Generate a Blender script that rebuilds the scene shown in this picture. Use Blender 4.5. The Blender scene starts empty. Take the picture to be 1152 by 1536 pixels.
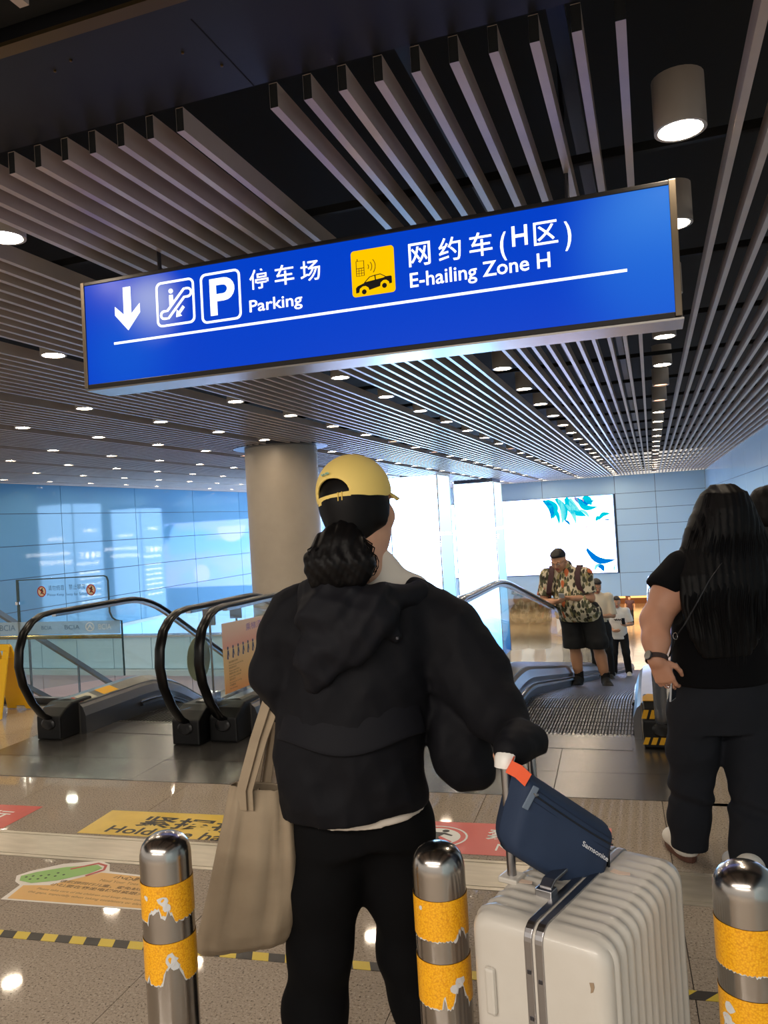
import bpy, bmesh, math, random
import numpy as np
from mathutils import Matrix, Vector

S = bpy.context.scene
COL = S.collection
random.seed(7)

# ------------------------------------------------------------------ camera, world, big lights, exposure
cam_d = bpy.data.cameras.new('camera')
cam = bpy.data.objects.new('camera', cam_d)
COL.objects.link(cam)
cam.matrix_world = Matrix([[0.944928, 0.061343, 0.321479, 0.0], [0.321754, 0.005617, -0.946807, 0.0], [-0.059886, 0.998101, -0.01443, 1.5], [0, 0, 0, 1]])
cam_d.sensor_fit = 'HORIZONTAL'
cam_d.sensor_width = 36.0
cam_d.lens = 36.0 * 1180.0 / 1152.0
cam_d.clip_start = 0.05
cam_d.clip_end = 200
S.camera = cam

w = bpy.data.worlds.new('hall_ambient')
S.world = w
w.use_nodes = True
bg = w.node_tree.nodes['Background']
bg.inputs['Color'].default_value = (0.57, 0.53, 0.48, 1)
bg.inputs['Strength'].default_value = 0.9

S.view_settings.view_transform = 'Standard'
S.view_settings.look = 'None'
S.view_settings.gamma = 1.0
S.view_settings.use_curve_mapping = False
S.view_settings.exposure = 0.5

def area(name, loc, rot, sx, sy, power, col):
    d = bpy.data.lights.new(name, 'AREA')
    d.shape = 'RECTANGLE'; d.size = sx; d.size_y = sy
    d.energy = power; d.color = col
    o = bpy.data.objects.new(name, d); COL.objects.link(o)
    o.location = loc; o.rotation_euler = rot
    return o
# ceiling light panels of the concourse behind the photographer
area('concourse_light', (-1.5, -1.8, 3.1), (0, 0, 0), 5.0, 0.5, 150, (1.0, 0.91, 0.80))
area('concourse_light', (-1.5, -4.5, 3.1), (0, 0, 0), 6.0, 0.5, 150, (1.0, 0.91, 0.80))
# ceiling lights of the level below
area('lower_light', (-6.0, 47.0, -3.05), (0, 0, 0), 12.0, 3.0, 330, (1.0, 0.78, 0.52))
area('lower_light', (-6.0, 53.0, -3.05), (0, 0, 0), 12.0, 3.0, 330, (1.0, 0.78, 0.52))

# ------------------------------------------------------------------ helpers
def lin(c):
    return tuple(((v / 255.0) / 12.92 if v / 255.0 <= 0.04045 else ((v / 255.0 + 0.055) / 1.055) ** 2.4) for v in c)

class NT:
    def __init__(s, m):
        m.use_nodes = True
        s.t = m.node_tree; s.n = s.t.nodes; s.l = s.t.links
        s.bsdf = s.n.get('Principled BSDF'); s.out = s.n.get('Material Output')
    def add(s, k, **kw):
        n = s.n.new(k)
        for a, v in kw.items(): setattr(n, a, v)
        return n
    def pos(s, scale=(1, 1, 1), obj=False, rot=(0, 0, 0)):
        g = s.add('ShaderNodeTexCoord') if obj else s.add('ShaderNodeNewGeometry')
        mp = s.add('ShaderNodeMapping')
        mp.inputs['Scale'].default_value = scale
        mp.inputs['Rotation'].default_value = rot
        s.l.new(g.outputs['Object' if obj else 'Position'], mp.inputs['Vector'])
        return mp.outputs['Vector']
    def noise(s, vec, scale, detail=4, rough=0.55):
        n = s.add('ShaderNodeTexNoise')
        n.inputs['Scale'].default_value = scale
        n.inputs['Detail'].default_value = detail
        n.inputs['Roughness'].default_value = rough
        s.l.new(vec, n.inputs['Vector'])
        return n.outputs['Fac']
    def ramp(s, fac, stops, interp='LINEAR'):
        r = s.add('ShaderNodeValToRGB')
        r.color_ramp.interpolation = interp
        e = r.color_ramp.elements
        while len(e) < len(stops): e.new(0.5)
        for i, (p, c) in enumerate(stops):
            e[i].position = p
            e[i].color = (*c, 1) if len(c) == 3 else c
        s.l.new(fac, r.inputs['Fac'])
        return r.outputs['Color']
    def mix(s, fac, a, b, blend='MIX'):
        m = s.add('ShaderNodeMix', data_type='RGBA', blend_type=blend)
        for k, v in ((0, fac), (6, a), (7, b)):
            if isinstance(v, bpy.types.NodeSocket): s.l.new(v, m.inputs[k])
            elif isinstance(v, (int, float)): m.inputs[k].default_value = v
            else: m.inputs[k].default_value = (*v, 1)
        return m.outputs[2]
    def bump(s, h, strength, dist=0.01):
        b = s.add('ShaderNodeBump')
        b.inputs['Strength'].default_value = strength
        b.inputs['Distance'].default_value = dist
        s.l.new(h, b.inputs['Height'])
        s.l.new(b.outputs['Normal'], s.bsdf.inputs['Normal'])

def mat(name, col, rough=0.5, metal=0.0, spec=0.5, var=None, bump=None, emit=None, coat=0.0, obj=False, stretch=(1, 1, 1), sheen=0.0):
    """col is sRGB 0..255; var=(scale, darker colour, amount), bump=(scale, strength, distance)"""
    m = bpy.data.materials.new(name)
    t = NT(m); b = t.bsdf
    c = lin(col)
    b.inputs['Base Color'].default_value = (*c, 1)
    b.inputs['Roughness'].default_value = rough
    b.inputs['Metallic'].default_value = metal
    b.inputs['Specular IOR Level'].default_value = spec
    b.inputs['Coat Weight'].default_value = coat
    b.inputs['Coat Roughness'].default_value = 0.05
    if sheen: b.inputs['Sheen Weight'].default_value = sheen
    if var or bump: v = t.pos(stretch, obj)
    if var:
        f = t.noise(v, var[0], 5)
        f2 = t.ramp(f, [(0.35, (0, 0, 0)), (0.65, (1, 1, 1))])
        mm = t.add('ShaderNodeMath', operation='MULTIPLY'); mm.inputs[1].default_value = var[2]
        t.l.new(f2, mm.inputs[0])
        t.l.new(t.mix(mm.outputs[0], c, lin(var[1])), b.inputs['Base Color'])
    if bump:
        t.bump(t.noise(v, bump[0], 4), bump[1], bump[2])
    if emit:
        b.inputs['Emission Color'].default_value = (*lin(emit[0]), 1)
        b.inputs['Emission Strength'].default_value = emit[1]
    return m

def world_loc(o):
    v = np.zeros(3)
    while o is not None: v += np.array(o.location); o = o.parent
    return v

class MB:
    """collects geometry for ONE mesh object"""
    def __init__(s): s.v = []; s.f = []; s.m = []; s.cur = 0
    def add(s, vs, fs):
        o = len(s.v); s.v += [tuple(map(float, p)) for p in vs]
        s.f += [tuple(i + o for i in f) for f in fs]; s.m += [s.cur] * len(fs)
        return s
    def box(s, x0, x1, y0, y1, z0, z1, caps=True):
        v = [(x, y, z) for z in (z0, z1) for y in (y0, y1) for x in (x0, x1)]
        f = [(0, 2, 3, 1), (4, 5, 7, 6), (0, 4, 6, 2), (1, 3, 7, 5)]
        if caps: f += [(0, 1, 5, 4), (2, 6, 7, 3)]
        return s.add(v, f)
    def bbox(s, c, ax, h):
        """box from centre, three axis vectors and half sizes"""
        c = np.array(c, float); ax = [np.array(a, float) for a in ax]
        v = [c + ax[0] * h[0] * i + ax[1] * h[1] * j + ax[2] * h[2] * k for k in (-1, 1) for j in (-1, 1) for i in (-1, 1)]
        return s.add(v, [(0, 2, 3, 1), (4, 5, 7, 6), (0, 4, 6, 2), (1, 3, 7, 5), (0, 1, 5, 4), (2, 6, 7, 3)])
    def prism(s, poly, fr, depth):
        """2-D polygon (u, v) in frame fr=(origin, U, V); extruded by vector depth"""
        o, U, V = (np.array(a, float) for a in fr); d = np.array(depth, float)
        a = [o + U * p[0] + V * p[1] for p in poly]; n = len(a)
        return s.add(a + [p + d for p in a], [tuple(range(n)), tuple(range(2 * n - 1, n - 1, -1))] +
                     [(i, i + n, (i + 1) % n + n, (i + 1) % n) for i in range(n)])
    def quad(s, a, b, c, d): return s.add([a, b, c, d], [(0, 1, 2, 3)])
    def sweep(s, path, prof, up=(1, 0, 0), closed=False):
        """profile (a, b): a along `up`, b along the in-plane normal; path in 3-D"""
        P = [np.array(p, float) for p in path]; up = np.array(up, float); n = len(prof); vs = []
        for i, p in enumerate(P):
            t = P[min(i + 1, len(P) - 1)] - P[max(i - 1, 0)]; t /= np.linalg.norm(t) + 1e-12
            nn = np.cross(up, t); nn /= np.linalg.norm(nn) + 1e-12
            vs += [p + up * a + nn * b for a, b in prof]
        fs = []
        for i in range(len(P) - 1):
            for j in range(n):
                k = (j + 1) % n
                fs.append((i * n + j, i * n + k, (i + 1) * n + k, (i + 1) * n + j))
        fs.append(tuple(range(n - 1, -1, -1))); fs.append(tuple(range((len(P) - 1) * n, len(P) * n)))
        return s.add(vs, fs)
    def tube(s, path, r, n=8):
        """round tube; r may be a list"""
        P = [np.array(p, float) for p in path]; vs = []
        R = r if isinstance(r, (list, tuple)) else [r] * len(P)
        ref = np.array([0.31, 0.17, 0.93])
        for i, p in enumerate(P):
            t = P[min(i + 1, len(P) - 1)] - P[max(i - 1, 0)]; t /= np.linalg.norm(t) + 1e-12
            a = np.cross(t, ref); a /= np.linalg.norm(a) + 1e-12; b = np.cross(t, a)
            vs += [p + R[i] * (a * math.cos(q) + b * math.sin(q)) for q in np.linspace(0, 2 * math.pi, n, endpoint=False)]
        fs = [(i * n + j, i * n + (j + 1) % n, (i + 1) * n + (j + 1) % n, (i + 1) * n + j) for i in range(len(P) - 1) for j in range(n)]
        fs += [tuple(range(n - 1, -1, -1)), tuple(range((len(P) - 1) * n, len(P) * n))]
        return s.add(vs, fs)
    def lathe(s, c, prof, n=24, ax=None):
        """profile (radius, height) about z through c"""
        vs = []
        for r, z in prof:
            vs += [(c[0] + r * math.cos(q), c[1] + r * math.sin(q), c[2] + z) for q in np.linspace(0, 2 * math.pi, n, endpoint=False)]
        fs = [(i * n + j, i * n + (j + 1) % n, (i + 1) * n + (j + 1) % n, (i + 1) * n + j) for i in range(len(prof) - 1) for j in range(n)]
        fs += [tuple(range(n - 1, -1, -1)), tuple(range((len(prof) - 1) * n, len(prof) * n))]
        return s.add(vs, fs)
    def mesh(s, name, mats, smooth=False, origin=(0, 0, 0), angle=None):
        me = bpy.data.meshes.new(name)
        o = origin
        me.from_pydata([(x - o[0], y - o[1], z - o[2]) for x, y, z in s.v], [], s.f)
        for m in (mats if isinstance(mats, (list, tuple)) else [mats]): me.materials.append(m)
        if max(s.m, default=0) > 0: me.polygons.foreach_set('material_index', s.m)
        bm = bmesh.new(); bm.from_mesh(me); bmesh.ops.recalc_face_normals(bm, faces=bm.faces); bm.to_mesh(me); bm.free()
        if smooth:
            me.polygons.foreach_set('use_smooth', [True] * len(me.polygons))
            if angle: me.set_sharp_from_angle(angle=math.radians(angle))
        me.update()
        return me
    def build(s, name, mats, parent=None, smooth=False, angle=35, bevel=0.0, origin=None):
        org = world_loc(parent) if origin is None else np.array(origin)
        me = s.mesh(name, mats, smooth, tuple(org), angle)
        return link(name, me, parent, bevel, origin=tuple(org) if not parent else None)

def link(name, me, parent=None, bevel=0.0, origin=None):
    o = bpy.data.objects.new(name, me); COL.objects.link(o)
    if parent: o.parent = parent
    elif origin is not None: o.location = origin
    if bevel:
        b = o.modifiers.new('bevel', 'BEVEL'); b.width = bevel; b.segments = 2; b.limit_method = 'ANGLE'; b.angle_limit = math.radians(40)
        b.harden_normals = False
    return o

def tag(o, label=None, cat=None, group=None, kind=None):
    if label: o['label'] = label
    if cat: o['category'] = cat
    if group: o['group'] = group
    if kind: o['kind'] = kind
    return o

def thing(name, loc, label, cat, group=None):
    o = bpy.data.objects.new(name, None); COL.objects.link(o)
    o.location = loc; o.empty_display_size = 0.1
    o.matrix_world = Matrix.Translation(loc)
    return tag(o, label, cat, group)

def struct(name, mb, mats, parent=None, **kw):
    o = mb.build(name, mats, parent, **kw)
    if not parent: o['kind'] = 'structure'
    return o

def copy_tree(o, loc):
    c = o.copy(); COL.objects.link(c); c.location = loc
    for ch in o.children:
        d = ch.copy(); COL.objects.link(d); d.parent = c
        for g in ch.children:
            e = g.copy(); COL.objects.link(e); e.parent = d
    return c

def text_mesh(s, size, bold=0.0, align='LEFT', shear=0.0, depth=0.0):
    """flat lettering as (verts, faces) in the x-y plane"""
    c = bpy.data.curves.new('lettering', 'FONT')
    c.body = s; c.size = size; c.offset = bold * size; c.align_x = align; c.shear = shear; c.extrude = depth
    c.resolution_u = 3
    o = bpy.data.objects.new('lettering', c); COL.objects.link(o)
    dg = bpy.context.evaluated_depsgraph_get(); dg.update()
    me = bpy.data.meshes.new_from_object(o.evaluated_get(dg))
    v = [tuple(p.co) for p in me.vertices]; f = [tuple(p.vertices) for p in me.polygons]
    bpy.data.objects.remove(o); bpy.data.curves.remove(c); bpy.data.meshes.remove(me)
    return v, f

def put_text(mb, s, size, fr, width=None, height=None, **kw):
    """lettering laid in frame fr=(origin, U, V, N): baseline starts at the origin; width/height rescale it"""
    v, f = text_mesh(s, size, **kw)
    if not v: return mb
    x = [p[0] for p in v]; y = [p[1] for p in v]
    sx = width / (max(x) - min(x)) if width else 1.0
    sy = height / (max(y) - min(y)) if height else (sx if width else 1.0)
    o, U, V, N = (np.array(a, float) for a in fr)
    x0 = min(x) if width else 0
    return mb.add([o + U * (p[0] - x0) * sx + V * p[1] * sy + N * p[2] for p in v], f)

def ellipse(cx, cy, rx, ry, n=20, a0=0, a1=2 * math.pi):
    return [(cx + rx * math.cos(a0 + (a1 - a0) * i / n), cy + ry * math.sin(a0 + (a1 - a0) * i / n)) for i in range(n if abs(a1 - a0) > 6.2 else n + 1)]

def rrect(x0, x1, y0, y1, r, n=5):
    p = []
    for cx, cy, a in ((x1 - r, y1 - r, 0), (x0 + r, y1 - r, 90), (x0 + r, y0 + r, 180), (x1 - r, y0 + r, 270)):
        p += [(cx + r * math.cos(math.radians(a + 90 * i / n)), cy + r * math.sin(math.radians(a + 90 * i / n))) for i in range(n + 1)]
    return p

def ring(mb, outer, inner, fr, depth):
    """closed band between two outlines with the same number of points"""
    o, U, V = (np.array(a, float) for a in fr); d = np.array(depth, float); n = len(outer)
    A = [o + U * p[0] + V * p[1] for p in outer]; B = [o + U * p[0] + V * p[1] for p in inner]
    vs = A + B + [p + d for p in A] + [p + d for p in B]; fs = []
    for i in range(n):
        j = (i + 1) % n
        fs += [(i, j, n + j, n + i), (2 * n + i, 3 * n + i, 3 * n + j, 2 * n + j), (i, 2 * n + i, 2 * n + j, j), (n + i, n + j, 3 * n + j, 3 * n + i)]
    return mb.add(vs, fs)

def stroke(mb, pts, wdt, fr, depth, closed=False):
    """polyline drawn with a constant width in frame fr"""
    P = [np.array(p, float) for p in pts]
    n = len(P); L = []; Rr = []
    for i in range(n):
        a = P[(i - 1) % n] if closed or i > 0 else P[i]; b = P[(i + 1) % n] if closed or i < n - 1 else P[i]
        t = b - a; t /= np.linalg.norm(t) + 1e-9; nn = np.array([-t[1], t[0]])
        L.append(P[i] + nn * wdt / 2); Rr.append(P[i] - nn * wdt / 2)
    if closed: return ring(mb, L, Rr, fr, depth)
    return mb.prism(L + Rr[::-1], fr, depth)

# ------------------------------------------------------------------ materials of the setting
m_slat = mat('slat_aluminium', (190, 170, 156), 0.32, 0.0, var=(3.0, (164, 144, 132), 0.5), spec=0.6)
m_black = mat('plenum_black', (9, 9, 11), 0.85)
m_fascia = mat('fascia_panel', (38, 38, 42), 0.5, spec=.3, var=(2.0, (30, 30, 34), 0.8), bump=(6.0, 0.03, 0.01))
m_bronze = mat('bronze_trim', (120, 100, 70), 0.3, 0.9)
m_conduit = mat('conduit_steel', (52, 54, 60), 0.4, 0.8)
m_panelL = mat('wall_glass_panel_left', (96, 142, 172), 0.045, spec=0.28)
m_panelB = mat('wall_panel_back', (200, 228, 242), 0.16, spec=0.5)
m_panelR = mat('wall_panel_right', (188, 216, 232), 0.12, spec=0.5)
m_cyan = mat('wall_panel_lower', (196, 230, 250), 0.08, spec=0.6, coat=0.3)  # pale cyan reflection of the displays is put into this base colour
m_pink = mat('wall_panel_base', (236, 214, 226), 0.18)  # pink of reflected light is put into this base colour
m_joint = mat('joint_dark', (58, 74, 88), 0.7)
m_ledge = mat('ledge_white', (200, 216, 226), 0.3)
m_column = mat('column_plaster', (174, 162, 146), 0.42, var=(1.4, (158, 146, 130), 0.6))
m_marble = mat('column_stone_base', (120, 118, 108), 0.3, var=(9.0, (84, 82, 74), 0.9))
m_steel = mat('brushed_steel', (172, 168, 164), 0.26, 1.0)
m_chrome = mat('chrome', (205, 205, 208), 0.12, 1.0)
m_darksteel = mat('dark_steel', (84, 84, 90), 0.3, 0.9)
m_white = mat('white_print', (235, 235, 232), 0.5)
m_blackp = mat('black_plastic', (16, 16, 18), 0.35)
m_ink = mat('dark_print', (40, 34, 30), 0.5)
m_lowfloor = mat('lower_floor_stone', (206, 184, 156), 0.14, var=(3.0, (186, 164, 138), 0.6))

def granite(name, base, dark, light, gloss=0.04):
    m = bpy.data.materials.new(name); t = NT(m)
    v = t.pos()
    a = t.noise(v, 330, 2, 0.6); b = t.noise(v, 120, 3, 0.6); c = t.noise(v, 1.3, 3)
    col = t.ramp(b, [(0.30, lin(dark)), (0.45, lin(base)), (0.58, lin(base)), (0.70, lin(light))])
    sp = t.ramp(a, [(0.30, lin(dark)), (0.42, (1, 1, 1)), (1.0, (1, 1, 1))])
    col = t.mix(0.75, col, sp, 'MULTIPLY')
    big = t.ramp(c, [(0.3, (0.86, 0.86, 0.86)), (0.7, (1.06, 1.05, 1.03))])
    col = t.mix(0.8, col, big, 'MULTIPLY')
    t.l.new(col, t.bsdf.inputs['Base Color'])
    t.bsdf.inputs['Roughness'].default_value = gloss
    t.bsdf.inputs['Specular IOR Level'].default_value = 0.55
    return m
m_granite = granite('polished_granite', (178, 164, 148), (86, 77, 68), (208, 196, 180))

def landing_steel():
    m = bpy.data.materials.new('landing_steel'); t = NT(m)
    v = t.pos((2.0, 90.0, 1.0)); f = t.noise(v, 4.0, 5)
    v2 = t.pos((1, 1, 1)); f2 = t.noise(v2, 1.6, 1)
    t.l.new(t.ramp(f, [(0.3, lin((112, 109, 107))), (0.7, lin((138, 135, 132)))]), t.bsdf.inputs['Base Color'])
    t.bsdf.inputs['Roughness'].default_value = 0.27
    t.bsdf.inputs['Metallic'].default_value = 0.85
    return m
m_landing = landing_steel()
m_strip = mat('joint_cover_metal', (206, 196, 178), 0.34, 0.35, var=(5.0, (184, 174, 156), 0.7), stretch=(1, 6, 1))

def thin_glass(name, tint=(0.93, 0.97, 0.97), refl=1.0):
    m = bpy.data.materials.new(name); t = NT(m)
    t.n.remove(t.bsdf)
    tr = t.add('ShaderNodeBsdfTransparent'); tr.inputs['Color'].default_value = (*tint, 1)
    gl = t.add('ShaderNodeBsdfGlossy'); gl.inputs['Roughness'].default_value = 0.01
    g = t.add('ShaderNodeNewGeometry'); dp = t.add('ShaderNodeVectorMath', operation='DOT_PRODUCT')
    t.l.new(g.outputs['Normal'], dp.inputs[0]); t.l.new(g.outputs['Incoming'], dp.inputs[1])
    ab = t.add('ShaderNodeMath', operation='ABSOLUTE'); t.l.new(dp.outputs['Value'], ab.inputs[0])
    iv = t.add('ShaderNodeMath', operation='SUBTRACT'); iv.inputs[0].default_value = 1.0; t.l.new(ab.outputs[0], iv.inputs[1])
    pw = t.add('ShaderNodeMath', operation='POWER'); pw.inputs[1].default_value = 5.0; t.l.new(iv.outputs[0], pw.inputs[0])
    fr = t.add('ShaderNodeMath', operation='MULTIPLY_ADD'); fr.inputs[1].default_value = 0.92; fr.inputs[2].default_value = 0.04
    t.l.new(pw.outputs[0], fr.inputs[0])
    mu = t.add('ShaderNodeMath', operation='MULTIPLY'); mu.inputs[1].default_value = refl
    mx = t.add('ShaderNodeMixShader')
    t.l.new(fr.outputs[0], mu.inputs[0]); t.l.new(mu.outputs[0], mx.inputs[0])
    t.l.new(tr.outputs[0], mx.inputs[1]); t.l.new(gl.outputs[0], mx.inputs[2]); t.l.new(mx.outputs[0], t.out.inputs[0])
    return m
m_glass = thin_glass('balustrade_glass')
m_glass2 = thin_glass('barrier_glass', (0.86, 0.93, 0.95))

def glow(name, col, strength):
    m = bpy.data.materials.new(name); t = NT(m)
    t.n.remove(t.bsdf)
    e = t.add('ShaderNodeEmission'); e.inputs[0].default_value = (*col, 1); e.inputs[1].default_value = strength
    t.l.new(e.outputs[0], t.out.inputs[0])
    return m

def screen_mat(name, stops, axis, lo, hi, strength, blobs=0.0):
    """picture on a lit display: vertical colour run, with soft cloud shapes"""
    m = bpy.data.materials.new(name); t = NT(m); t.n.remove(t.bsdf)
    g = t.add('ShaderNodeNewGeometry'); sp = t.add('ShaderNodeSeparateXYZ'); t.l.new(g.outputs['Position'], sp.inputs[0])
    mr = t.add('ShaderNodeMapRange'); mr.inputs['From Min'].default_value = lo; mr.inputs['From Max'].default_value = hi
    t.l.new(sp.outputs[axis], mr.inputs['Value'])
    col = t.ramp(mr.outputs[0], stops)
    if blobs:
        f = t.noise(t.pos((0.35, 1, 0.8)), 0.9, 2)
        col = t.mix(t.ramp(f, [(0.45, (0, 0, 0)), (0.62, (blobs,) * 3)]), col, (0.52, 0.52, 0.95))
    e = t.add('ShaderNodeEmission'); e.inputs[1].default_value = strength
    t.l.new(col, e.inputs[0]); t.l.new(e.outputs[0], t.out.inputs[0])
    return m

# ------------------------------------------------------------------ ceiling: black plenum, slats, fascia
CZ = 3.2
mb = MB(); mb.box(-19, 4, -7, 43, 4.4, 4.5)
ceiling = struct('ceiling', mb, m_black)
sl = MB()
y0, y1, hw, hh = 2.87, 41.9, 0.018, 0.10
sl.add([(-hw, y0, 0), (hw, y0, 0), (hw, y0, hh), (-hw, y0, hh), (-hw, y1, 0), (hw, y1, 0), (hw, y1, hh), (-hw, y1, hh)],
       [(0, 4, 5, 1), (1, 5, 6, 2), (2, 6, 7, 3), (3, 7, 4, 0)])
sl.cur = 1; sl.quad((-hw, y0 + .004, 0), (hw, y0 + .004, 0), (hw, y0 + .004, hh), (-hw, y0 + .004, hh))  # black sheet standing in for the shade inside the hollow slat end
slat_me = sl.mesh('slat', [m_slat, m_black])
xs = [0.478 + 0.15 * j for j in range(15)]
for k in range(10):
    xs += [0.003 - 1.78 * k - 0.149 * j for j in range(10)]
for x in xs:
    if x > -16.6:
        o = link('slat', slat_me, ceiling); o.location = (x, 0, CZ)
sl = MB(); yb0, yb1 = -3.0, 2.0
sl.add([(-hw, yb0, 0), (hw, yb0, 0), (hw, yb0, hh), (-hw, yb0, hh), (-hw, yb1, 0), (hw, yb1, 0), (hw, yb1, hh), (-hw, yb1, hh)],
       [(0, 4, 5, 1), (1, 5, 6, 2), (2, 6, 7, 3), (3, 7, 4, 0)])
slat_me2 = sl.mesh('slat', m_slat)
for x in xs:
    if -6.0 < x < 1.5:
        o = link('slat', slat_me2, ceiling); o.location = (x, 0, CZ)
# carriers that hold the slats
for i in range(20):
    mb = MB(); y = 4.2 + i * 1.9
    mb.box(-16.6, 2.58, y, y + 0.035, CZ + 0.105, CZ + 0.15)
    mb.build('carrier_rail', m_black, ceiling)
for x, z in ((-0.24, 3.5), (-0.9, 3.56)):
    mb = MB(); mb.box(x - 0.035, x + 0.035, 2.95, 41.5, z, z + 0.05)
    mb.build('cable_tray', m_conduit, ceiling)
mb = MB(); mb.box(-18, 3.6, 2.291, 2.86, CZ + 0.102, 4.4)
fascia = struct('trim_1', mb, m_fascia)
mb = MB(); mb.box(-18, 3.6, 2.08, 2.234, CZ + 0.15, 4.39)
mb.build('recess_board', m_black, fascia)
mb = MB(); mb.box(-18, 3.6, 2.235, 2.29, CZ + 0.085, CZ + 0.1)
mb.build('edge_trim', m_bronze, fascia)
for x in (-3.2, -1.42, 0.4):
    mb = MB(); mb.box(x, x + 0.004, 2.4, 2.86, CZ + 0.1, CZ + 0.1025)
    mb.build('panel_joint', m_black, fascia)
for x, y in ((-1.95, 2.42), (-2.05, 2.45), (-1.55, 2.55), (-1.46, 2.68)):
    mb = MB(); mb.lathe((x, y, CZ + 0.094), [(0.002, 0), (0.006, 0.002), (0.006, 0.01)], 8)
    mb.build('screw', m_bronze, fascia)

# ------------------------------------------------------------------ floors
GRID_TURN = 0.045      # the paving is laid a little askew to the ceiling
def turned(o, c=(-2.0, 3.3)):
    x, y = o.location.x - c[0], o.location.y - c[1]; ca, sa_ = math.cos(GRID_TURN), math.sin(GRID_TURN)
    o.location.x = c[0] + x * ca - y * sa_; o.location.y = c[1] + x * sa_ + y * ca; o.rotation_euler.z = GRID_TURN
def tiles(name, xs_, ys_, z, th, gap, m, parent, turn=True):
    me = {}
    for i in range(len(xs_) - 1):
        for j in range(len(ys_) - 1):
            wx = xs_[i + 1] - xs_[i]; wy = ys_[j + 1] - ys_[j]; key = (round(wx, 3), round(wy, 3))
            if key not in me:
                b = MB(); b.box(gap / 2, wx - gap / 2, gap / 2, wy - gap / 2, -th, 0); me[key] = b.mesh(name, m)
            o = link(name, me[key], parent); o.location = (xs_[i], ys_[j], z)
            if turn: turned(o)

mb = MB(); mb.box(-9, 2.6, -7, 5.42, -0.5, -0.012)
mb.box(-9, -4.62, 5.42, 6.1, -0.5, -0.012); mb.box(0.12, 2.6, 5.42, 6.6, -0.5, -0.012)
floor = struct('floor', mb, mat('floor_grout', (84, 76, 68), 0.8))
tiles('tile', [-9.0 + 0.9 * i for i in range(5)] + [-4.6], [4.12, 5.1, 6.02], 0, 0.012, 0.003, m_granite, floor)
gx = [-9.0 + 0.9 * i for i in range(13)] + [2.6]
tiles('tile', gx, [3.35, 4.16], 0, 0.012, 0.003, m_granite, floor)
tiles('tile', gx, [-5.4, -4.5, -3.6, -2.7, -1.8, -0.9, 0.0, 0.9, 1.8, 2.7, 3.065], 0, 0.012, 0.003, m_granite, floor)
for a, b in ((0.12, 2.6),):
    tiles('tile', [a, 0.95, 1.78, b], [4.12, 5.3, 6.5], 0, 0.012, 0.003, m_granite, floor)
# pale joint cover strip across the hall
mb = MB()
for a, b in ((3.07, 3.094), (3.10, 3.314), (3.32, 3.345)):
    mb.box(-9, 2.6, a, b, -0.012, 0.001)
turned(mb.build('expansion_joint', m_strip, floor))
# steel landing plates
for x0_, x1_ in ((-4.6, -3.13), (-3.13, -1.62), (-1.62, -0.55), (-0.55, 0.12)):
    for ya, yb in ((4.16, 4.58), (4.58, 5.36)):
        mb = MB(); mb.box(x0_ + 0.002, x1_ - 0.002, ya + 0.002, yb - 0.002, -0.012, 0.002)
        turned(mb.build('landing_plate', m_landing, floor))

mb = MB(); mb.box(-18, 3, 5.0, 62, -5.6, -5.31)
floor2 = struct('floor_lower', mb, mat('lower_grout', (150, 134, 112), 0.6))
tiles('tile', [-18 + 2.1 * i for i in range(11)], [26 + 2.4 * i for i in range(15)], -5.3, 0.01, 0.01, m_lowfloor, floor2, False)

# ------------------------------------------------------------------ walls
def panel_wall(name, axis, at_, us, zs, m_panel, m_back, depth, parent_kind=True, gap=0.02, flip=1, skip=None):
    """wall of panels: axis 'x' = plane x=at_, panels over (y, z); 'y' = plane y=at_, panels over (x, z)"""
    b = MB(); u0, u1, z0, z1 = us[0], us[-1], zs[0], zs[-1]
    t0, t1 = at_ + flip * 0.02, at_ + flip * 0.3
    if axis == 'x': b.box(min(t0, t1), max(t0, t1), u0, u1, z0, z1)
    else: b.box(u0, u1, min(t0, t1), max(t0, t1), z0, z1)
    wall = struct(name, b, m_back)
    cache = {}
    for i in range(len(us) - 1):
        for j in range(len(zs) - 1):
            if skip and skip(i, j): continue
            du = us[i + 1] - us[i]; dz = zs[j + 1] - zs[j]; key = (round(du, 3), round(dz, 3), id(m_panel(j)))
            if key not in cache:
                p = MB(); g = gap / 2
                if axis == 'x': p.box(min(0, flip * depth), max(0, flip * depth), g, du - g, g, dz - g)
                else: p.box(g, du - g, min(0, flip * depth), max(0, flip * depth), g, dz - g)
                cache[key] = p.mesh('panel', m_panel(j))
            o = link('panel', cache[key], wall)
            o.location = (at_, us[i], zs[j]) if axis == 'x' else (us[i], at_, zs[j])
    return wall

zl = [-5.3, -4.2, -2.78, -1.33] + [2.376 - 0.902 * i for i in range(3, -1, -1)] + [3.22]
yl = [8.45 + 3.58 * i for i in range(10)]; yl[-1] = 42.0
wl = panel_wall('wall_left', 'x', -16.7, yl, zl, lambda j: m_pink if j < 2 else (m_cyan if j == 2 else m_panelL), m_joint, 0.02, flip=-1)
mb = MB(); mb.box(-16.7, -16.48, 8.4, 42, -2.86, -2.72); mb.build('ledge', m_ledge, wl)
mb = MB(); mb.box(-16.7, -16.64, 8.4, 42, -1.37, -1.27); mb.build('ledge', m_ledge, wl)

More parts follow.
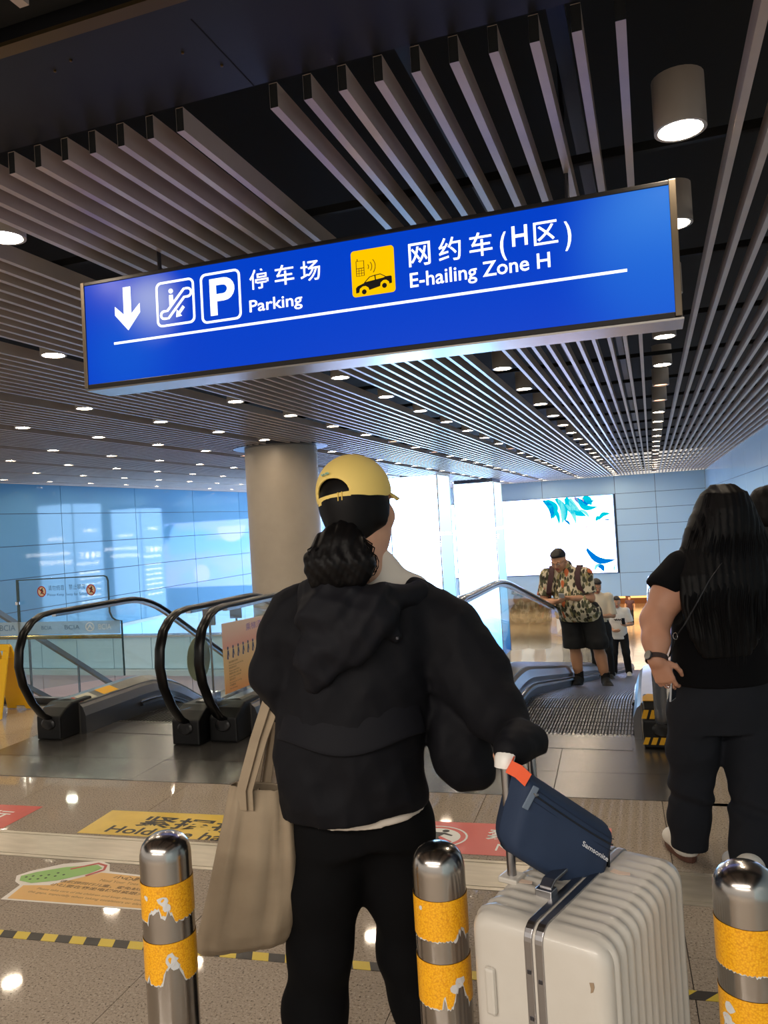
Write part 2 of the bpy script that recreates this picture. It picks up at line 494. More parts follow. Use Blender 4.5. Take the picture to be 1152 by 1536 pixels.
zb = [-2.95, -1.75, -0.16, 0.68, 1.5, 2.3, 3.22]
xb = [-16.7, -13.4, -9.4, -5.4, -1.72, -0.66 + 0.9, 2.6]
panel_wall('wall_back', 'y', 42.0, xb, zb, lambda j: m_panelB, m_joint, 0.02, flip=1, skip=lambda i, j: i < 4 and 1 <= j <= 4)
zr = [-5.3, -4.4, -3.5, -2.6, -1.8, -0.98, -0.16, 0.68, 1.5, 2.3, 3.22]
yr = [6.6, 10.2, 13.8, 17.4, 21.0, 24.6, 28.2, 31.8, 35.4, 38.9, 42.0]
panel_wall('wall_right', 'x', 2.6, yr, zr, lambda j: m_panelR, m_joint, 0.02, flip=1)
panel_wall('wall_right_near', 'x', 2.6, [-3.4, -0.9, 1.6, 4.1, 6.6], [0.0, 0.68, 1.5, 2.3, 3.22], lambda j: m_panelR, m_joint, 0.02, flip=1)

# parapet across the opening, parallel to the landing
mb = MB(); mb.box(-16.68, -8.15, 14.0, 14.2, -5.3, -.55); para = struct('wall_parapet', mb, m_joint)
for i in range(9):
    x0 = -16.68 + i * .948
    mb = MB(); mb.box(x0 + .008, x0 + .940, 13.97, 14.0, -1.235, -.58); mb.build('panel', m_cyan, para)
    mb = MB(); mb.box(x0 + .008, x0 + .940, 13.97, 14.0, -5.28, -1.37); mb.build('panel', m_pink, para)
mb = MB(); mb.box(-16.68, -8.15, 13.85, 14.0, -1.36, -1.245); mb.build('ledge', m_ledge, para)
mb = MB(); mb.box(-16.68, -8.15, 13.93, 14.2, -.575, -.535); mb.build('coping', m_steel, para)
# round plastered column that stands on the lower level
mb = MB(); mb.lathe((-7.25, 14.9, -5.3), [(0.755, 0), (0.755, 5.2), (0.755, 8.55)], 48)
colm = struct('column', mb, m_column, smooth=True)
mb = MB(); mb.lathe((-7.25, 14.9, -5.3), [(0.78, 0), (0.78, 4.86), (0.755, 4.88)], 48)
mb.build('stone_base', m_marble, colm, smooth=True)
mb = MB(); mb.lathe((-7.25, 14.9, CZ), [(0.9, -0.005), (0.98, 0.0), (0.98, 0.1), (0.76, 0.12)], 48)
mb.build('collar', m_darksteel, colm, smooth=True)

# ------------------------------------------------------------------ displays
scr = thing('display_wall', (-9.3, 41.97, 0.28), 'huge glowing white and blue display on the far wall', 'screen')
mb = MB(); mb.box(-16.6, -1.80, 41.93, 42.02, -1.73, 2.30)
mb.build('bezel', mat('display_bezel', (150, 165, 185), 0.4), scr)
mb = MB(); mb.quad((-16.55, 41.925, -1.70), (-1.84, 41.925, -1.70), (-1.84, 41.925, 2.27), (-16.55, 41.925, 2.27))
mb.build('picture', screen_mat('display_picture', [(0.0, (0.42, 0.50, 0.98)), (0.4, (0.30, 0.56, 1.0)), (1.0, (0.18, 0.48, 1.0))], 2, -1.7, 2.3, 9.0, 0.7), scr)
FR = ((0, 41.918, 0), (1, 0, 0), (0, 0, 1))
def blade(mb, x0, z0, x1, z1, wdt, bow=0.15):
    """leaf-shaped brush stroke"""
    a = np.array([x0, z0]); b = np.array([x1, z1]); t = b - a; n = np.array([-t[1], t[0]]) / (np.linalg.norm(t) + 1e-9)
    L = []; Rr = []
    for i in range(9):
        s = i / 8; c = a + t * s + n * bow * math.sin(math.pi * s) * np.linalg.norm(t)
        ww = wdt * math.sin(math.pi * min(1, 0.12 + s * 0.88)) ** 0.8
        L.append(c + n * ww / 2); Rr.append(c - n * ww / 2)
    mb.prism(L + Rr[::-1], FR, (0, 0.004, 0))
g1 = glow('display_teal', (0.0, 0.62, 0.80), .7); g2 = glow('display_blue', (0.0, 0.20, 0.72), .7); g3 = glow('display_aqua', (0.25, 0.95, 0.95), .68); g4 = glow('display_coral', (0.95, 0.35, 0.32), .7)
for name, m, L in (('teal_strokes', g1, [(-5.2, 2.2, -4.9, 1.2, .5, .2), (-4.7, 2.25, -4.3, 1.0, .35, .15), (-4.2, 2.25, -3.2, 1.25, .45, -.15), (-3.3, 2.25, -2.9, 1.8, .35, .1), (-4.95, 1.9, -4.6, .85, .2, .1), (-2.6, 1.05, -2.0, 1.3, .22, .2), (-3.6, 2.2, -2.6, 1.7, .3, -.25), (-2.75, 1.0, -2.45, 1.15, .2, .2)]),
                   ('blue_strokes', g2, [(-5.35, 2.2, -5.0, 1.15, .3, .2), (-3.75, 2.22, -2.75, 2.05, .3, -.2), (-3.3, -.45, -1.86, -1.05, .34, -.22), (-2.8, -1.3, -2.5, -1.65, .25, .2), (-4.3, 1.1, -4.05, .8, .12, .1), (-2.3, 1.0, -2.0, 1.02, .08, 0)]),
                   ('aqua_strokes', g3, [(-4.55, 2.2, -4.45, .9, .28, .1), (-4.0, 2.2, -3.5, 1.5, .3, -.1), (-4.2, 1.9, -3.75, .85, .22, .1), (-2.95, -1.55, -2.6, -1.25, .15, .2), (-2.0, -1.65, -1.9, -1.3, .08, .1), (-3.5, 1.6, -3.05, 1.15, .15, .1)]),
                   ('coral_strokes', g4, [(-3.75, 2.25, -3.55, 1.95, .08, .1), (-3.4, 2.2, -3.3, 2.0, .06, .1), (-3.35, .55, -3.05, .9, .05, 0), (-3.25, -1.66, -3.0, -1.5, .06, 0)])):
    b = MB()
    for a in L: blade(b, *a)
    b.build(name, m, scr)
b = MB(); b.prism(ellipse(-9.4, 1.9, 0.95, 0.95, 28, math.pi, 2 * math.pi), FR, (0, 0.004, 0)); b.prism(ellipse(-7.2, -0.9, 0.55, 0.55, 24), FR, (0, 0.004, 0))
b.prism(ellipse(-12.6, 0.2, 0.8, 0.8, 24), FR, (0, 0.004, 0))
b.build('discs', glow('display_lilac', (0.78, 0.78, 1.0), 8), scr)

def pillar(x0, x1, y0, y1, ztop, label, words):
    zb_ = -5.3; cx, cy = (x0 + x1) / 2, (y0 + y1) / 2
    t = thing('light_pillar', (cx, cy, zb_), label, 'pillar', 'glowing advertising pillars')
    mb = MB(); mb.box(x0 + .03, x1 - .03, y0 + .03, y1 - .03, zb_, CZ + 0.1); mb.build('core', m_darksteel, t)
    st = [(0.0, (0.03, 0.12, 0.45)), (0.18, (0.10, 0.40, 0.85)), (0.34, (0.34, 0.62, 1.0)), (1.0, (0.36, 0.62, 1.0))]
    pm = screen_mat('pillar_picture', st, 2, -4.6, ztop, 10.0)
    ps = screen_mat('pillar_side_picture', [(0, (0.04, 0.16, 0.5)), (0.25, (0.2, 0.55, .9)), (1.0, (0.66, 0.90, 1.0))], 2, -4.6, ztop, 1.3)
    for nm, q, m in (('front_display', [(x0, y0, -4.7), (x1, y0, -4.7), (x1, y0, ztop), (x0, y0, ztop)], pm),
                     ('side_display', [(x1, y0, -4.7), (x1, y1, -4.7), (x1, y1, ztop), (x1, y0, ztop)], ps),
                     ('side_display', [(x0, y1, -4.7), (x0, y0, -4.7), (x0, y0, ztop), (x0, y1, ztop)], pm)):
        b = MB(); b.quad(*q); b.build(nm, m, t)
    b = MB()
    for a, c in ((x0, y0), (x1, y0), (x1, y1), (x0, y1)): b.box(a - .02, a + .02, c - .02, c + .02, -4.75, ztop)
    b.box(x0 - .02, x1 + .02, y0 - .02, y1 + .02, ztop, ztop + .03)
    b.build('edge_frame', m_steel, t)
    b = MB(); N = (0, 0, 0)
    for s, u, zz, hgt in words[0]:
        put_text(b, s, 0.3, ((x0 + u, y0 - .006, zz), (1, 0, 0), (0, 0, 1), (0, -1, 0)), height=hgt * 1.0, width=None)
    for s, u, zz, hgt in words[1]:
        put_text(b, s, 0.3, ((x0 - .006, y1 - u, zz), (0, -1, 0), (0, 0, 1), (-1, 0, 0)), height=hgt)
    # rows of small lit marks on the flank
    for r in range(7):
        for q in range(4):
            b.box(x0 - .008, x0 - .005, y0 + .3 + q * .35, y0 + .3 + q * .35 + .22, -1.5 + r * .26, -1.5 + r * .26 + .06)
    b.build('lettering', glow('pillar_white', (1, 1, 1), 22.0), t)
    return t
W1 = [[('从地平线开拓', 0.15, 0.55, 0.20), ('更美好的智能生活', 0.25, 0.95, 0.14), ('好水地', 0.5, 1.6, .16)], [('50♦♦万', 0.2, 0.75, 0.34), ('用户的选择', 0.3, 0.45, 0.14), ('口碑卡', 0.4, 1.9, 0.16)]]
pillar(-9.36, -7.47, 28.3, 30.2, 3.185, 'nearer and wider glowing white advertising pillar beside the woman in the yellow cap', W1)
pillar(-8.36, -6.55, 34.5, 36.4, 3.04, 'farther glowing white advertising pillar just left of the big display', W1)

# ------------------------------------------------------------------ downlights
m_can = mat('downlight_housing', (176, 166, 156), 0.45)
m_lit = glow('downlight_glow', (1.0, 0.83, 0.62), 100.0)
m_dim = glow('downlight_dim', (1.0, 0.52, 0.30), 3.0)
def downlight(label, lit=True, big=1.0):
    t = thing('ceiling_downlight', (0, 0, 0), label, 'ceiling light')
    r = 0.115 * big
    b = MB(); n = 24
    b.lathe((0, 0, 0), [(r * .80, 0.012), (r * .86, 0.0), (r, 0.0), (r, 0.24), (r * .3, 0.25)], n)
    b.f = b.f[:-2] + [b.f[-1]]; b.m = [0] * len(b.f)
    b.build('housing', m_can, t, smooth=True)
    b = MB(); b.lathe((0, 0, 0), [(r * .80, 0.012), (r * .7, 0.014), (0.001, 0.014)], n); b.f = b.f[:2 * n]; b.m = [0] * len(b.f)
    b.build('diffuser', m_lit if lit else m_dim, t, smooth=True)
    return t
proto_on = downlight('', True); proto_off = downlight('', False)
used_on = used_off = False
ROWN = ['lamp row closest to the right wall', 'lamp row second from the right wall', 'lamp row third from the right wall', 'lamp row fourth from the right wall', 'lamp row fifth from the right wall',
        'lamp row sixth from the right wall', 'lamp row seventh from the right wall', 'lamp row eighth from the right wall', 'lamp row ninth from the right wall', 'lamp row nearest the left glass wall']
ORD = ['nearest', 'second', 'third', 'fourth', 'fifth', 'sixth', 'seventh', 'eighth', 'ninth', 'tenth', 'eleventh', 'twelfth', 'thirteenth', 'fourteenth', 'fifteenth', 'sixteenth', 'seventeenth', 'eighteenth', 'nineteenth', 'twentieth', 'twenty-first', 'twenty-second', 'twenty-third']
rnd = random.Random(3)
ph = [5.13, 5.80, 3.48, 4.19, 3.41, 2.55, 3.5, 4.3, 3.6, 4.4]
for k in range(10):
    x = 0.232 - 1.775 * k
    ys_ = [ph[k] + 1.67 * i for i in range(23) if ph[k] + 1.67 * i < 41.3]
    if k == 0: ys_ = [3.86] + ys_
    if k > 4: ys_ = [y for y in ys_ if y > 5.5 + (k - 4) * 1.2]
    for i, y in enumerate(ys_):
        off = rnd.random() < (0.2 if i > 3 else 0)
        src = proto_off if off else proto_on
        if not off and not used_on: o = proto_on; used_on = True; o.location = (x, y, CZ + .015)
        elif off and not used_off: o = proto_off; used_off = True; o.location = (x, y, CZ + .015)
        else: o = copy_tree(src, (x, y, CZ + .015))
        o['label'] = f"{ORD[i]} {'dim' if off else 'lit'} cylinder downlight in the {ROWN[k]}"
        o['group'] = 'cylinder downlights between the ceiling slats'

# ------------------------------------------------------------------ hanging wayfinding sign
m_frame = mat('sign_frame', (128, 116, 100), 0.35, 0.75)
m_frame2 = mat('sign_frame_dark', (52, 50, 50), 0.4, 0.6)
def sign_blue():
    m = bpy.data.materials.new('sign_face_blue'); t = NT(m); t.n.remove(t.bsdf)
    g = t.add('ShaderNodeNewGeometry'); col = None
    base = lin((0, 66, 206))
    for (x, z, r, c) in ((-2.72, 2.86, 0.30, lin((190, 200, 235))), (0.16, 2.86, 0.62, lin((70, 150, 240))), (-2.9, 2.62, 0.5, lin((10, 90, 215))), (0.1, 2.55, 0.6, lin((20, 100, 220)))):  # bright hot spots of light painted into the face colour
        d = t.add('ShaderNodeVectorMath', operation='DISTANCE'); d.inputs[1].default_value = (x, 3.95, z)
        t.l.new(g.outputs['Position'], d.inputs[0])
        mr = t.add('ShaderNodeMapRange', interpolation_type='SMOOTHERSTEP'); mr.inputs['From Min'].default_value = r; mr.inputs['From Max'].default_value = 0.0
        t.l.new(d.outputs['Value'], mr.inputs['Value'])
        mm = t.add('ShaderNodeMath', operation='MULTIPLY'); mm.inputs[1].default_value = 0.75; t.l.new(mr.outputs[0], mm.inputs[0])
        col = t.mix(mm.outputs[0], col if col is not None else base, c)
    e = t.add('ShaderNodeEmission'); e.inputs[1].default_value = 0.68
    t.l.new(col, e.inputs[0])
    gl = t.add('ShaderNodeBsdfGlossy'); gl.inputs['Roughness'].default_value = 0.35
    mx = t.add('ShaderNodeMixShader'); mx.inputs[0].default_value = 0.015
    t.l.new(e.outputs[0], mx.inputs[1]); t.l.new(gl.outputs[0], mx.inputs[2]); t.l.new(mx.outputs[0], t.out.inputs[0])
    return m
SO = np.array((-3.21, 3.95, 2.425)); SU = np.array((0.99994, 0, -0.0105)); SV = np.array((0.0105, 0, 0.99994)); SN = np.array((0, -1.0, 0))
def SF(u=0, v=0, n=0.0): return (SO + SU * u + SV * v + SN * n, SU, SV)
sign = thing('wayfinding_sign', tuple(SO + SU * 1.7 + SV * 0.32), 'long blue lit hanging sign with white Chinese and English wayfinding text', 'sign')
SLEN, SHT = 3.405, 0.645
b = MB(); b.prism([(0.02, 0.012), (SLEN - 0.02, 0.012), (SLEN - 0.02, SHT - .012), (0.02, SHT - .012)], SF(0, 0, -0.012), (0, 0.20, 0)); b.build('casing', m_frame2, sign)
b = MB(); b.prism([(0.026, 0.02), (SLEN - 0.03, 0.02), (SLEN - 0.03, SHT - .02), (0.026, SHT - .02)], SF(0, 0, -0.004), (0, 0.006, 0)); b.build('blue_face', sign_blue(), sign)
b = MB()
b.prism([(0, 0), (0.024, 0), (0.024, SHT), (0, SHT)], SF(0, 0, 0.004), (0, 0.22, 0)); b.build('end_frame', m_frame, sign, bevel=0.003)
b = MB(); b.prism([(SLEN - .032, -.0), (SLEN, -.0), (SLEN, SHT), (SLEN - .032, SHT)], SF(0, 0, 0.008), (0, 0.232, 0))
b.build('end_frame', m_frame, sign, bevel=0.003)
b = MB()
b.prism([(0.024, SHT - .022), (SLEN - .032, SHT - .022), (SLEN - .032, SHT), (0.024, SHT)], SF(0, 0, 0.003), (0, 0.22, 0))
b.prism([(0.024, -0.006), (SLEN - .032, -0.006), (SLEN - .032, 0.022), (0.024, 0.022)], SF(0, 0, 0.003), (0, 0.22, 0))
b.build('rail', m_frame2, sign, bevel=0.003)
b = MB(); b.prism([(0.01, -0.016), (SLEN + .006, -0.016), (SLEN + .006, -0.006), (0.01, -0.006)], SF(0, 0, 0.0), (0, 0.225, 0)); b.build('lower_cover', m_steel, sign)
for u in (0.5, 2.9):
    b = MB(); p = SO + SU * u + SV * SHT; b.tube([(p[0], 4.05, p[2]), (p[0], 4.05, 4.4)], 0.012, 8); b.build('hanger_rod', m_darksteel, sign)
m_sw = glow('sign_white', (1.0, 1.0, 1.0), 1.25)
D = -SN * 0.004
# arrow
b = MB(); b.prism([(.305, .575), (.356, .575), (.356, .412), (.417, .467), (.417, .415), (.33, .318), (.243, .415), (.243, .467), (.305, .412)], SF(0, 0, .0025), D); b.build('down_arrow', m_sw, sign)
# escalator pictogram
b = MB()
ring(b, rrect(.532, .79, .305, .568, .035), rrect(.544, .778, .317, .556, .026), SF(0, 0, .0025), D)
def cap_outline(a, c, r, n=8):
    a = np.array(a); c = np.array(c); t = math.atan2(*(c - a)[::-1]); p = []
    for i in range(n + 1): q = t - math.pi / 2 + math.pi * i / n; p.append(tuple(c + r * np.array([math.cos(q), math.sin(q)])))
    for i in range(n + 1): q = t + math.pi / 2 + math.pi * i / n; p.append(tuple(a + r * np.array([math.cos(q), math.sin(q)])))
    return p
esc = [(.583, .352), (.612, .352), (.722, .462), (.746, .462)]
esc += [(.746 + .024 * math.sin(math.pi * i / 6), .486 - .024 * math.cos(math.pi * i / 6)) for i in range(1, 7)]
esc += [(.722, .510), (.606, .396), (.583, .396)] + [(.583 - .022 * math.sin(math.pi * i / 6), .374 + .022 * math.cos(math.pi * i / 6)) for i in range(1, 6)]
stroke(b, esc, .013, SF(0, 0, .0025), D, closed=True)
b.prism(ellipse(.634, .508, .014, .014, 14), SF(0, 0, .0025), D)
b.prism([(.622, .485), (.646, .485), (.646, .462), (.650, .452), (.622, .424)], SF(0, 0, .0025), D)
b.prism([(.664, .352), (.702, .356), (.690, .368), (.722, .402), (.710, .414), (.682, .382), (.670, .394)], SF(0, 0, .0025), D)
b.build('escalator_symbol', m_sw, sign)
# parking symbol
b = MB(); ring(b, rrect(.832, 1.090, .288, .574, .035), rrect(.844, 1.078, .300, .562, .026), SF(0, 0, .0025), D)
PO = [(.893, .328), (.893, .537)] + [(.985 + .066 * math.cos(q), .472 + .065 * math.sin(q)) for q in np.linspace(math.pi / 2, -math.pi / 2, 10)] + [(.936, .407), (.936, .328)]
PI_ = [(.936, .447), (.936, .497)] + [(.978 + .027 * math.cos(q), .472 + .025 * math.sin(q)) for q in np.linspace(math.pi / 2, -math.pi / 2, 10)]
b.prism(PO + [], SF(0, 0, .0025), D)
b.build('parking_symbol', m_sw, sign)
b = MB(); b.prism(PI_, SF(0, 0, .0032), D); b.build('parking_symbol_counter', glow('sign_blue_plain', lin((2, 70, 208)), .68), sign)
b = MB(); b.prism([(.226, .243), (3.168, .243), (3.168, .256), (.226, .256)], SF(0, 0, .0025), D); b.build('underline', m_sw, sign)
b = MB()
def st(s, u, v, wd, ht, bold): put_text(b, s, 1.0, (SO + SU * u + SV * v + SN * .0025, SU, SV, SN), width=wd, height=ht, bold=bold)
for i, ch in enumerate('停车场'): st(ch, 1.150 + i * .157, .449, .118, .112, .008)
st('Parking', 1.142, .316, .325, .088, .012)
b.build('parking_text', m_sw, sign)
b = MB()
for i, ch in enumerate('网约车'): st(ch, 2.085 + i * .162, .438, .118, .122, .008)
st('(', 2.566, .423, .032, .145, .02); st('H', 2.627, .449, .078, .102, .012); st('区', 2.735, .442, .118, .115, .008); st(')', 2.885, .423, .032, .145, .02)
b.build('hailing_text', m_sw, sign)
b = MB(); st('E-hailing Zone H', 2.086, .320, .724, .100, .011); b.build('hailing_text', m_sw, sign)
# yellow taxi tile: 0.24 wide
yo = (1.762, .312); ys2 = .242
def Y2(x, y): return (yo[0] + ys2 * x, yo[1] + ys2 * y)
b = MB(); b.prism(rrect(yo[0], yo[0] + ys2, yo[1], yo[1] + ys2 * 1.02, .018), SF(0, 0, .002), D); b.build('taxi_tile', glow('sign_yellow', lin((255, 200, 0)), .72), sign)
m_sk = mat('sign_black', (20, 12, 8), 0.5)
b = MB(); F3 = SF(0, 0, .0035)
b.prism([Y2(*p) for p in [(.09, .08), (.09, .19), (.13, .23), (.28, .28), (.33, .30), (.74, .34), (.80, .36), (.91, .36), (.93, .34), (.93, .20), (.87, .19), (.86, .24), (.80, .285), (.73, .285), (.67, .24), (.655, .165), (.40, .115), (.385, .17), (.32, .215), (.25, .215), (.18, .17), (.16, .085)]], F3, D)
stroke(b, [Y2(*p) for p in [(.29, .285), (.42, .40), (.54, .42), (.67, .43), (.80, .35)]], .004, F3, D)
stroke(b, [Y2(.545, .42), Y2(.555, .31)], .006, F3, D)
b.prism([Y2(.28 + .055 * math.cos(q), .09 + .055 * math.sin(q)) for q in np.linspace(0, 6.28, 15)[:-1]], F3, D)
b.prism([Y2(.755 + .055 * math.cos(q), .165 + .055 * math.sin(q)) for q in np.linspace(0, 6.28, 15)[:-1]], F3, D)
b.build('car_symbol', m_sk, sign)
b = MB()
stroke(b, [Y2(*p) for p in [(.12, .45), (.12, .78), (.30, .78), (.30, .45)]], .0035, F3, D, closed=True)
stroke(b, [Y2(.12, .62), Y2(.30, .62)], .003, F3, D); stroke(b, [Y2(.15, .78), Y2(.15, .83)], .004, F3, D)
for x in (.18, .24): stroke(b, [Y2(x, .62), Y2(x, .45)], .002, F3, D)
for y in (.51, .565): stroke(b, [Y2(.12, y), Y2(.30, y)], .002, F3, D)
for r in (.08, .155, .235):
    stroke(b, [Y2(.33 + r * math.cos(q), .63 + r * .95 * math.sin(q)) for q in np.linspace(-.7, .7, 9)], .0033, F3, D)
b.build('phone_symbol', mat('sign_brown', (120, 70, 0), 0.6), sign)

# ------------------------------------------------------------------ escalators and moving walk
m_rubber = mat('handrail_rubber', (8, 8, 9), 0.3, spec=0.25)
m_railgrey = mat('handrail_grey', (120, 126, 136), 0.15, 0.4, spec=0.7)
m_deck = mat('deck_steel', (150, 146, 140), 0.3, 0.9, var=(4.0, (128, 124, 120), 0.6))
m_skirt = mat('skirt_steel', (104, 104, 106), 0.34, 0.85)
m_newel = mat('newel_cover', (11, 11, 12), 0.45, spec=.3, var=(7.0, (18, 18, 20), 0.6))
m_step = mat('step_dark', (46, 44, 44), 0.5, 0.5)
m_pallet = mat('pallet_ribs', (84, 84, 92), 0.34, 0.9)
m_paldark = mat('pallet_groove', (40, 40, 46), 0.6, 0.3)
m_yel = mat('safety_yellow', (232, 172, 20), 0.5)
m_steel2 = mat('bright_edge', (190, 192, 196), 0.2, 1.0)

def profile(yb, tr, s):
    def bz(y):
        if y < yb: return 0.0
        if y < yb + tr: return -s * (y - yb) ** 2 / (2 * tr)
        return -s * (y - yb - tr / 2)
    return bz

LOOP = [(5.16, .120), (5.04, .116), (4.90, .142), (4.79, .21), (4.70, .32), (4.62, .47), (4.588, .61), (4.60, .73), (4.65, .845), (4.73, .915), (4.83, .955), (4.97, .968)]
def unit(label, xs_, bz, yend, kind, dy=(0.0, 0.0), rail=(None, None), cat='escalator'):
    base_ = thing('moving_walkway' if kind == 'walk' else 'escalator', ((xs_[0] + xs_[1]) / 2, 5.2, 0), label, cat)
    ylist = [5.0 + 0.12 * i for i in range(int(2.4 / 0.12))] + [7.4 + 0.8 * i for i in range(40)]
    ylist = [y for y in ylist if y < yend] + [yend]
    for si, x in enumerate(xs_):
        sg = 1 if si == 0 else -1; oy = dy[si]
        # handrail
        path = [(x, y + oy, z) for y, z in LOOP] + [(x, y + oy, 0.965 + bz(y + oy)) for y in ylist[1:]]
        prof = [(0.040 * math.cos(q), 0.020 * math.sin(q) - 0.0) for q in np.linspace(0, 2 * math.pi, 12, endpoint=False)]
        b = MB(); b.sweep(path, prof); b.build('handrail', rail[si] or m_rubber, base_, smooth=True, angle=60)
        b = MB(); b.sweep([(p[0], p[1] + .0, p[2] - .024 if p[2] > .9 or k > 11 else p[2]) for k, p in enumerate(path) if k > 10], [(-.02, -.014), (.02, -.014), (.02, .01), (-.02, .01)]); b.build('handrail_guide', m_steel2, base_)
        # glass panes
        cuts = [6.2 + 1.5 * i for i in range(30) if 6.2 + 1.5 * i < yend - 0.4] + [yend]
        fr = ((x - .005, 0, 0), (0, 1, 0), (0, 0, 1))
        lp = [(y + .025 + oy, min(z, .938)) for y, z in LOOP if z > .3]
        poly = [(5.0 + oy, .25), (4.74 + oy, .27)] + lp
        ytop = np.linspace(5.1, cuts[0] - .006, 8)
        poly += [(y + oy, .938 + bz(y + oy)) for y in ytop] + [(y + oy, .25 + bz(y + oy)) for y in ytop[::-1]]
        b = MB(); b.prism(poly, fr, (0.01, 0, 0)); b.build('glass_pane', m_glass, base_)
        for a, c in zip(cuts[:-1], cuts[1:]):
            yy = np.linspace(a + .006 + oy, c - .006 + oy, 8 if a < 8 else 3)
            b = MB(); b.prism([(y, .938 + bz(y)) for y in yy] + [(y, .25 + bz(y)) for y in yy[::-1]], fr, (0.01, 0, 0)); b.build('glass_pane', m_glass, base_)
        # deck with inner skirt
        P = [(x, y, bz(y)) for y in [5.06 + oy] + [y for y in ylist if y > 5.1 + oy]]
        b = MB(); b.sweep(P, [(-.105 * sg, -.34), (-.105 * sg, .245), (-.09 * sg, .262), (.02 * sg, .272), (.125 * sg, .235), (.125 * sg, -.34)]); b.build('deck', m_deck, base_)
        b = MB(); b.sweep(P, [(.126 * sg, -.30), (.126 * sg, .225), (.150 * sg, .205), (.175 * sg, .14), (.175 * sg, -.30)]); b.build('skirt', m_skirt, base_)
        Pb = [(x, y, bz(y)) for y in [5.75 + oy] + [y for y in ylist if y > 5.8 + oy]]
        b = MB(); b.sweep(Pb, [(.176 * sg, .05), (.176 * sg, .085), (.20 * sg, .075), (.205 * sg, .055)]); b.build('brush_guard', m_blackp, base_)
        b = MB(); b.sweep(Pb, [(.176 * sg, .088), (.176 * sg, .098), (.192 * sg, .094), (.192 * sg, .086)]); b.build('guard_edge', m_steel2, base_)
        # newel box
        b = MB(); b.prism([(4.85 + oy, 0.003), (5.22 + oy, 0.003), (5.22 + oy, .262), (5.0 + oy, .262), (4.93 + oy, .235), (4.85 + oy, .18)], ((x - .112, 0, 0), (0, 1, 0), (0, 0, 1)), (.224, 0, 0)); nb = b.build('newel_box', m_newel, base_, bevel=0.012)
        b = MB(); b.lathe((0, 0, 0), [(.058, 0), (.062, .012), (.05, .02)], 20)
        rot = Matrix.Rotation(math.radians(90), 3, 'X')
        b.v = [tuple(rot @ Vector((p[0] * 1.0, p[1] * .75, p[2])) + Vector((x, 4.856 + oy, .125))) for p in b.v]
        b.build('handrail_inlet', m_blackp, base_, smooth=True)
    xi0, xi1 = xs_[0] + .18, xs_[1] - .18
    b = MB(); b.box(xi0, xi1, 5.10, 5.40, -.02, .004)
    b.build('comb_floor', m_landing, base_)
    b = MB()
    n = int((xi1 - xi0) / .03)
    for i in range(n): b.box(xi0 + .03 * i + .006, xi0 + .03 * i + .022, 5.40, 5.46, -.012, .003)
    b.build('comb_teeth', m_deck, base_)
    # truss body under the unit
    P = [(0, y, bz(y)) for y in [5.45] + [y for y in ylist if y > 5.6]]
    b = MB(); b.sweep(P, [(xs_[0] - .1, -.75), (xs_[0] - .1, -.345), (xs_[1] + .1, -.345), (xs_[1] + .1, -.75)]); b.build('truss_cladding', m_darksteel, base_)
    if kind == 'walk':
        wd = xi1 - xi0; b = MB(); nr = 40; pt = wd / nr
        for i in range(nr):
            b.cur = 0
            x0 = -wd / 2 + i * pt
            for q in range(4):
                o = 0.098 * q
                b.add([(x0 + .1 * pt, o + .008, 0), (x0 + .62 * pt, o + .008, 0), (x0 + .62 * pt, o + .088, 0), (x0 + .1 * pt, o + .088, 0), (x0 + .0 * pt, o, -.012), (x0 + .72 * pt, o, -.012), (x0 + .72 * pt, o + .098, -.012), (x0, o + .098, -.012)],
                      [(0, 1, 2, 3), (0, 4, 5, 1), (1, 5, 6, 2), (3, 2, 6, 7), (0, 3, 7, 4)])
        b.cur = 1; b.box(-wd / 2, wd / 2, .003, .394, -.05, -.011)
        me = b.mesh('pallet', [m_pallet, m_paldark])
        y = 5.42; k = 0
        while y < yend - .4:
            o = link('pallet', me, base_); a = math.atan2(bz(y + .4) - bz(y), .4)
            o.location = ((xi0 + xi1) / 2 - base_.location.x, y - base_.location.y, bz(y) - .012); o.rotation_euler = (a, 0, 0)
            y += .4 * math.cos(a); k += 1
    else:
        b = MB(); wd = xi1 - xi0
        b.box(-wd / 2, wd / 2, 0, .395, -.42, -.012)
        for i in range(24): b.box(-wd / 2 + wd * (i + .15) / 24, -wd / 2 + wd * (i + .65) / 24, .004, .391, -.0125, 0)
        me = b.mesh('step', m_step)
        b = MB(); b.box(-wd / 2, wd / 2, 0, .03, -.001, .0015); edge = b.mesh('edge_line', m_yel)
        y = 5.44
        while y < yend - .4:
            o = link('step', me, base_); o.location = ((xi0 + xi1) / 2 - base_.location.x, y - base_.location.y, bz(y + .2) - .015)
            y += .4
    return base_

e_bz = profile(5.85, 0.6, 0.577); w_bz = profile(6.2, 0.8, 0.187)
unit('black-railed descending escalator beside the glass barrier and yellow floor sign', (-4.45, -3.24), e_bz, 15.0, 'steps')
e2 = unit('descending escalator carrying the orange notice board, partly behind the woman in the cap', (-3.0, -1.79), e_bz, 15.0, 'steps', dy=(0.11, 0.25))
walk = unit('inclined ribbed moving walkway that the man in patterned shirt stands on', (-1.235, -0.02), w_bz, 33.5, 'walk', dy=(0.2, 0.30), rail=(m_railgrey, m_railgrey), cat='moving walkway')
